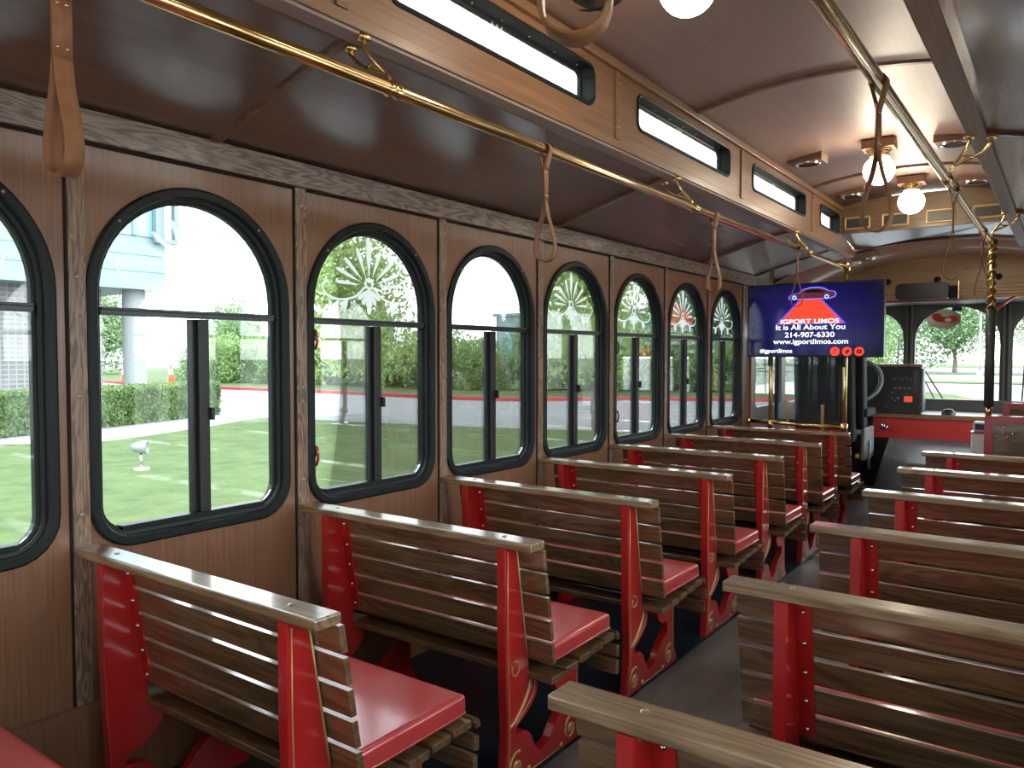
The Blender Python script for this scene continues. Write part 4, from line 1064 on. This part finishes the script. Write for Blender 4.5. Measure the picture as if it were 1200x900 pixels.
for i, (x, y, s) in enumerate(fpos):
    place(tB, kbb, False, (x, y, GZ), s, i*2.3, 'distant tree beyond the car park seen through the windshield', 'tree', 'distant trees ahead of the bus')
place(bush, kb, False, (-11.5, 62, GZ), (1.0, 1.0, 1.5), 1, 'tall shrub at left of the middle windshield pane', 'bush')
poly_ground('verge', [(-40, 96), (40, 96), (40, 101), (-40, 101)], GZ+.05, M['grass']); poly_ground('verge', [(-60, 150), (60, 150), (60, 190), (-60, 190)], GZ+.05, M['grass'])
poly_ground('verge', [(-14, 66), (4, 66), (2, 70), (-14, 70)], GZ+.05, M['grass'])
lp_ = thing('lamp_post', 'slim car park lamp post ahead beyond the windshield', 'lamp post', (-6.4, 90, GZ))
MB().tube([(0, 0, 0), (0, 0, 6.5)], .09, 8).build('pole', M['column'], lp_); MB().box(-.5, .5, -.2, .2, 6.45, 6.6).build('lamp_head', M['column'], lp_); MB().lathe([(.3, 0), (.3, .6), (0, .6)], 12).build('footing', M['column'], lp_)
# far dark hedge
o = leaves('far_hedge', [(-62+2.0*k, 41.5+.15*k, GZ+.75, 1.2, .6, .85) for k in range(6)], 9000, .11, M['leaf_d'], None, 9); tag(o, 'low dark hedge in the distance behind the concrete column', 'hedge')
# traffic cones
for i, (x, y, lab) in enumerate(((-56.6, 30.1, 'orange traffic cone with white collar left of the concrete column'), (-53.5, 32.0, 'orange traffic cone with white collar right of the concrete column'))):
    r = thing('traffic_cone', lab, 'traffic cone', (x, y, GZ), group='traffic cones on the far road')
    MB().box(-.36, .36, -.36, .36, 0, .08).build('base', M['cone'], r); MB().lathe([(.27, .08), (.05, 1.35), (0, 1.36)], 16).build('body', M['cone'], r); MB().lathe([(.195, .60), (.115, 1.0)], 16).build('white_collar', M['white'], r)
# lawn spot lights
def make_spot():
    r = thing('garden_spotlight')
    MB().tube([(0, 0, 0), (0, 0, .24)], .018, 8).build('stake', M['steel'], r); MB().lathe([(.12, 0), (.12, .02), (.02, .03)], 14).build('foot', M['steel'], r)
    MB().lathe([(0, -.12), (.05, -.12), (.075, -.05), (.10, .09), (.085, .09), (.06, .0), (0, 0)], 16, 'x', (.0, 0, .32)).build('lamp_head', M['seat_grey'], r); return r
sp = make_spot(); k2 = kids_of(sp)
place(sp, k2, True, (-12.6, 7.35, GZ+.03), 1.25, .8, 'small grey spotlight on the lawn near the hedge', 'spotlight', 'small spotlights on the lawn')
place(sp, k2, False, (-16.9, 16.0, GZ+.03), 1.25, 2.2, 'small grey spotlight at lawn edge beside the young tree', 'spotlight', 'small spotlights on the lawn')
# office building
bd = thing('office_building', 'pale blue office building on columns seen through the left windows', 'building', (0, 0, 0))
MB().box(-60, -33.4, -40, 20.0, 4.2, 12).build('upper_storey', M['bluewall'], bd)
for z in (5.0, 5.75): MB().box(-33.41, -33.37, -40, 20.0, z, z+.03).build('panel_seam', M['seam'], bd)
MB().box(-33.42, -33.33, -40, 19.35, 6.6, 9.5).build('window_band', M['winblue'], bd)
for y in (0, 3, 6, 9, 12, 14.6, 16.6, 17.5, 18.4): MB().box(-33.44, -33.25, y, y+.14, 6.6, 9.5).build('mullion', M['winframe'], bd)
MB().ring(rrect(19.35, 20.45, 6.35, 8.6, .02, 2), [(0, 0), (0, .3), (.20, .3), (.20, 0)], lambda a, b_, h: (-33.3+h, a, b_), sm=False).build('window_surround', M['winframe'], bd)
MB().box(-60, -34.9, -40, 17.75, -.86, 4.2).build('tiled_wall', M['tile'], bd)
MB().box(-34.9, -34.2, 4, 7.6, 3.6, 4.2).build('soffit_beam', M['column'], bd)
for y in (19.0, ): MB().lathe([(.50, -.86), (.50, 4.2)], 28, 'z', (-34.4, y, 0)).build('round_column', M['column'], bd)
fb = thing('far_building', 'pale low building far away between the trees', 'building', (-66, 118, GZ))
MB().box(-18, 18, -5, 5, 0, 9).build('wall', M['bluewall'], fb)
for k in range(6): MB().box(-16+5.6*k, -12+5.6*k, -5.1, -5, 3, 7).build('window', M['winblue'], fb)
MB().box(-18.5, 18.5, -5.5, 5.5, 9, 9.5).build('roof', M['column'], fb)

# ------------------------------------------------------------------ sky, camera
w = bpy.data.worlds.new('overcast_sky'); scene.world = w; w.use_nodes = True; nt = w.node_tree
bg = nt.nodes['Background']; tc = N(nt, 'ShaderNodeTexCoord'); sp_ = N(nt, 'ShaderNodeSeparateXYZ'); rr = ramp(nt, [(.0, (.62, .65, .66)), (.5, (.92, .97, 1.0)), (1, (.85, .94, 1.0))])
ma = N(nt, 'ShaderNodeMath', operation='MULTIPLY_ADD'); ma.inputs[1].default_value = .5; ma.inputs[2].default_value = .5
nt.links.new(tc.outputs['Generated'], sp_.inputs[0]); nt.links.new(sp_.outputs['Z'], ma.inputs[0]); nt.links.new(ma.outputs[0], rr.inputs[0]); nt.links.new(rr.outputs[0], bg.inputs['Color'])
bg.inputs['Strength'].default_value = 2.6

F = 907.8; YAW = .6242; PIT = .0379; ROLL = .001
f = Vector((-math.sin(YAW)*math.cos(PIT), math.cos(YAW)*math.cos(PIT), -math.sin(PIT)))
rt = Vector((math.cos(YAW), math.sin(YAW), 0)); up = rt.cross(f)
R_ = rt*math.cos(ROLL)+up*math.sin(ROLL); U2 = -rt*math.sin(ROLL)+up*math.cos(ROLL)
cam = bpy.data.cameras.new('camera'); co = bpy.data.objects.new('camera', cam); COL.objects.link(co)
cam.sensor_width = 36; cam.lens = F/1200*36; cam.clip_start = .02; cam.clip_end = 1000
mt_ = Matrix((R_, U2, -f)).transposed().to_4x4(); mt_.translation = Vector((.91, 0, 1.25)); co.matrix_world = mt_
scene.camera = co
vs_ = scene.view_settings; scene.display_settings.display_device = 'sRGB'
vs_.view_transform = 'Standard'; vs_.look = 'None'; vs_.gamma = 1; vs_.exposure = 1.65; vs_.use_curve_mapping = False
try:
    scene.cycles.use_denoising = True
    scene.cycles.max_bounces = 10; scene.cycles.diffuse_bounces = 6; scene.cycles.glossy_bounces = 5; scene.cycles.transparent_max_bounces = 24; scene.cycles.sample_clamp_indirect = 8
    scene.cycles.caustics_reflective = False
except Exception: pass
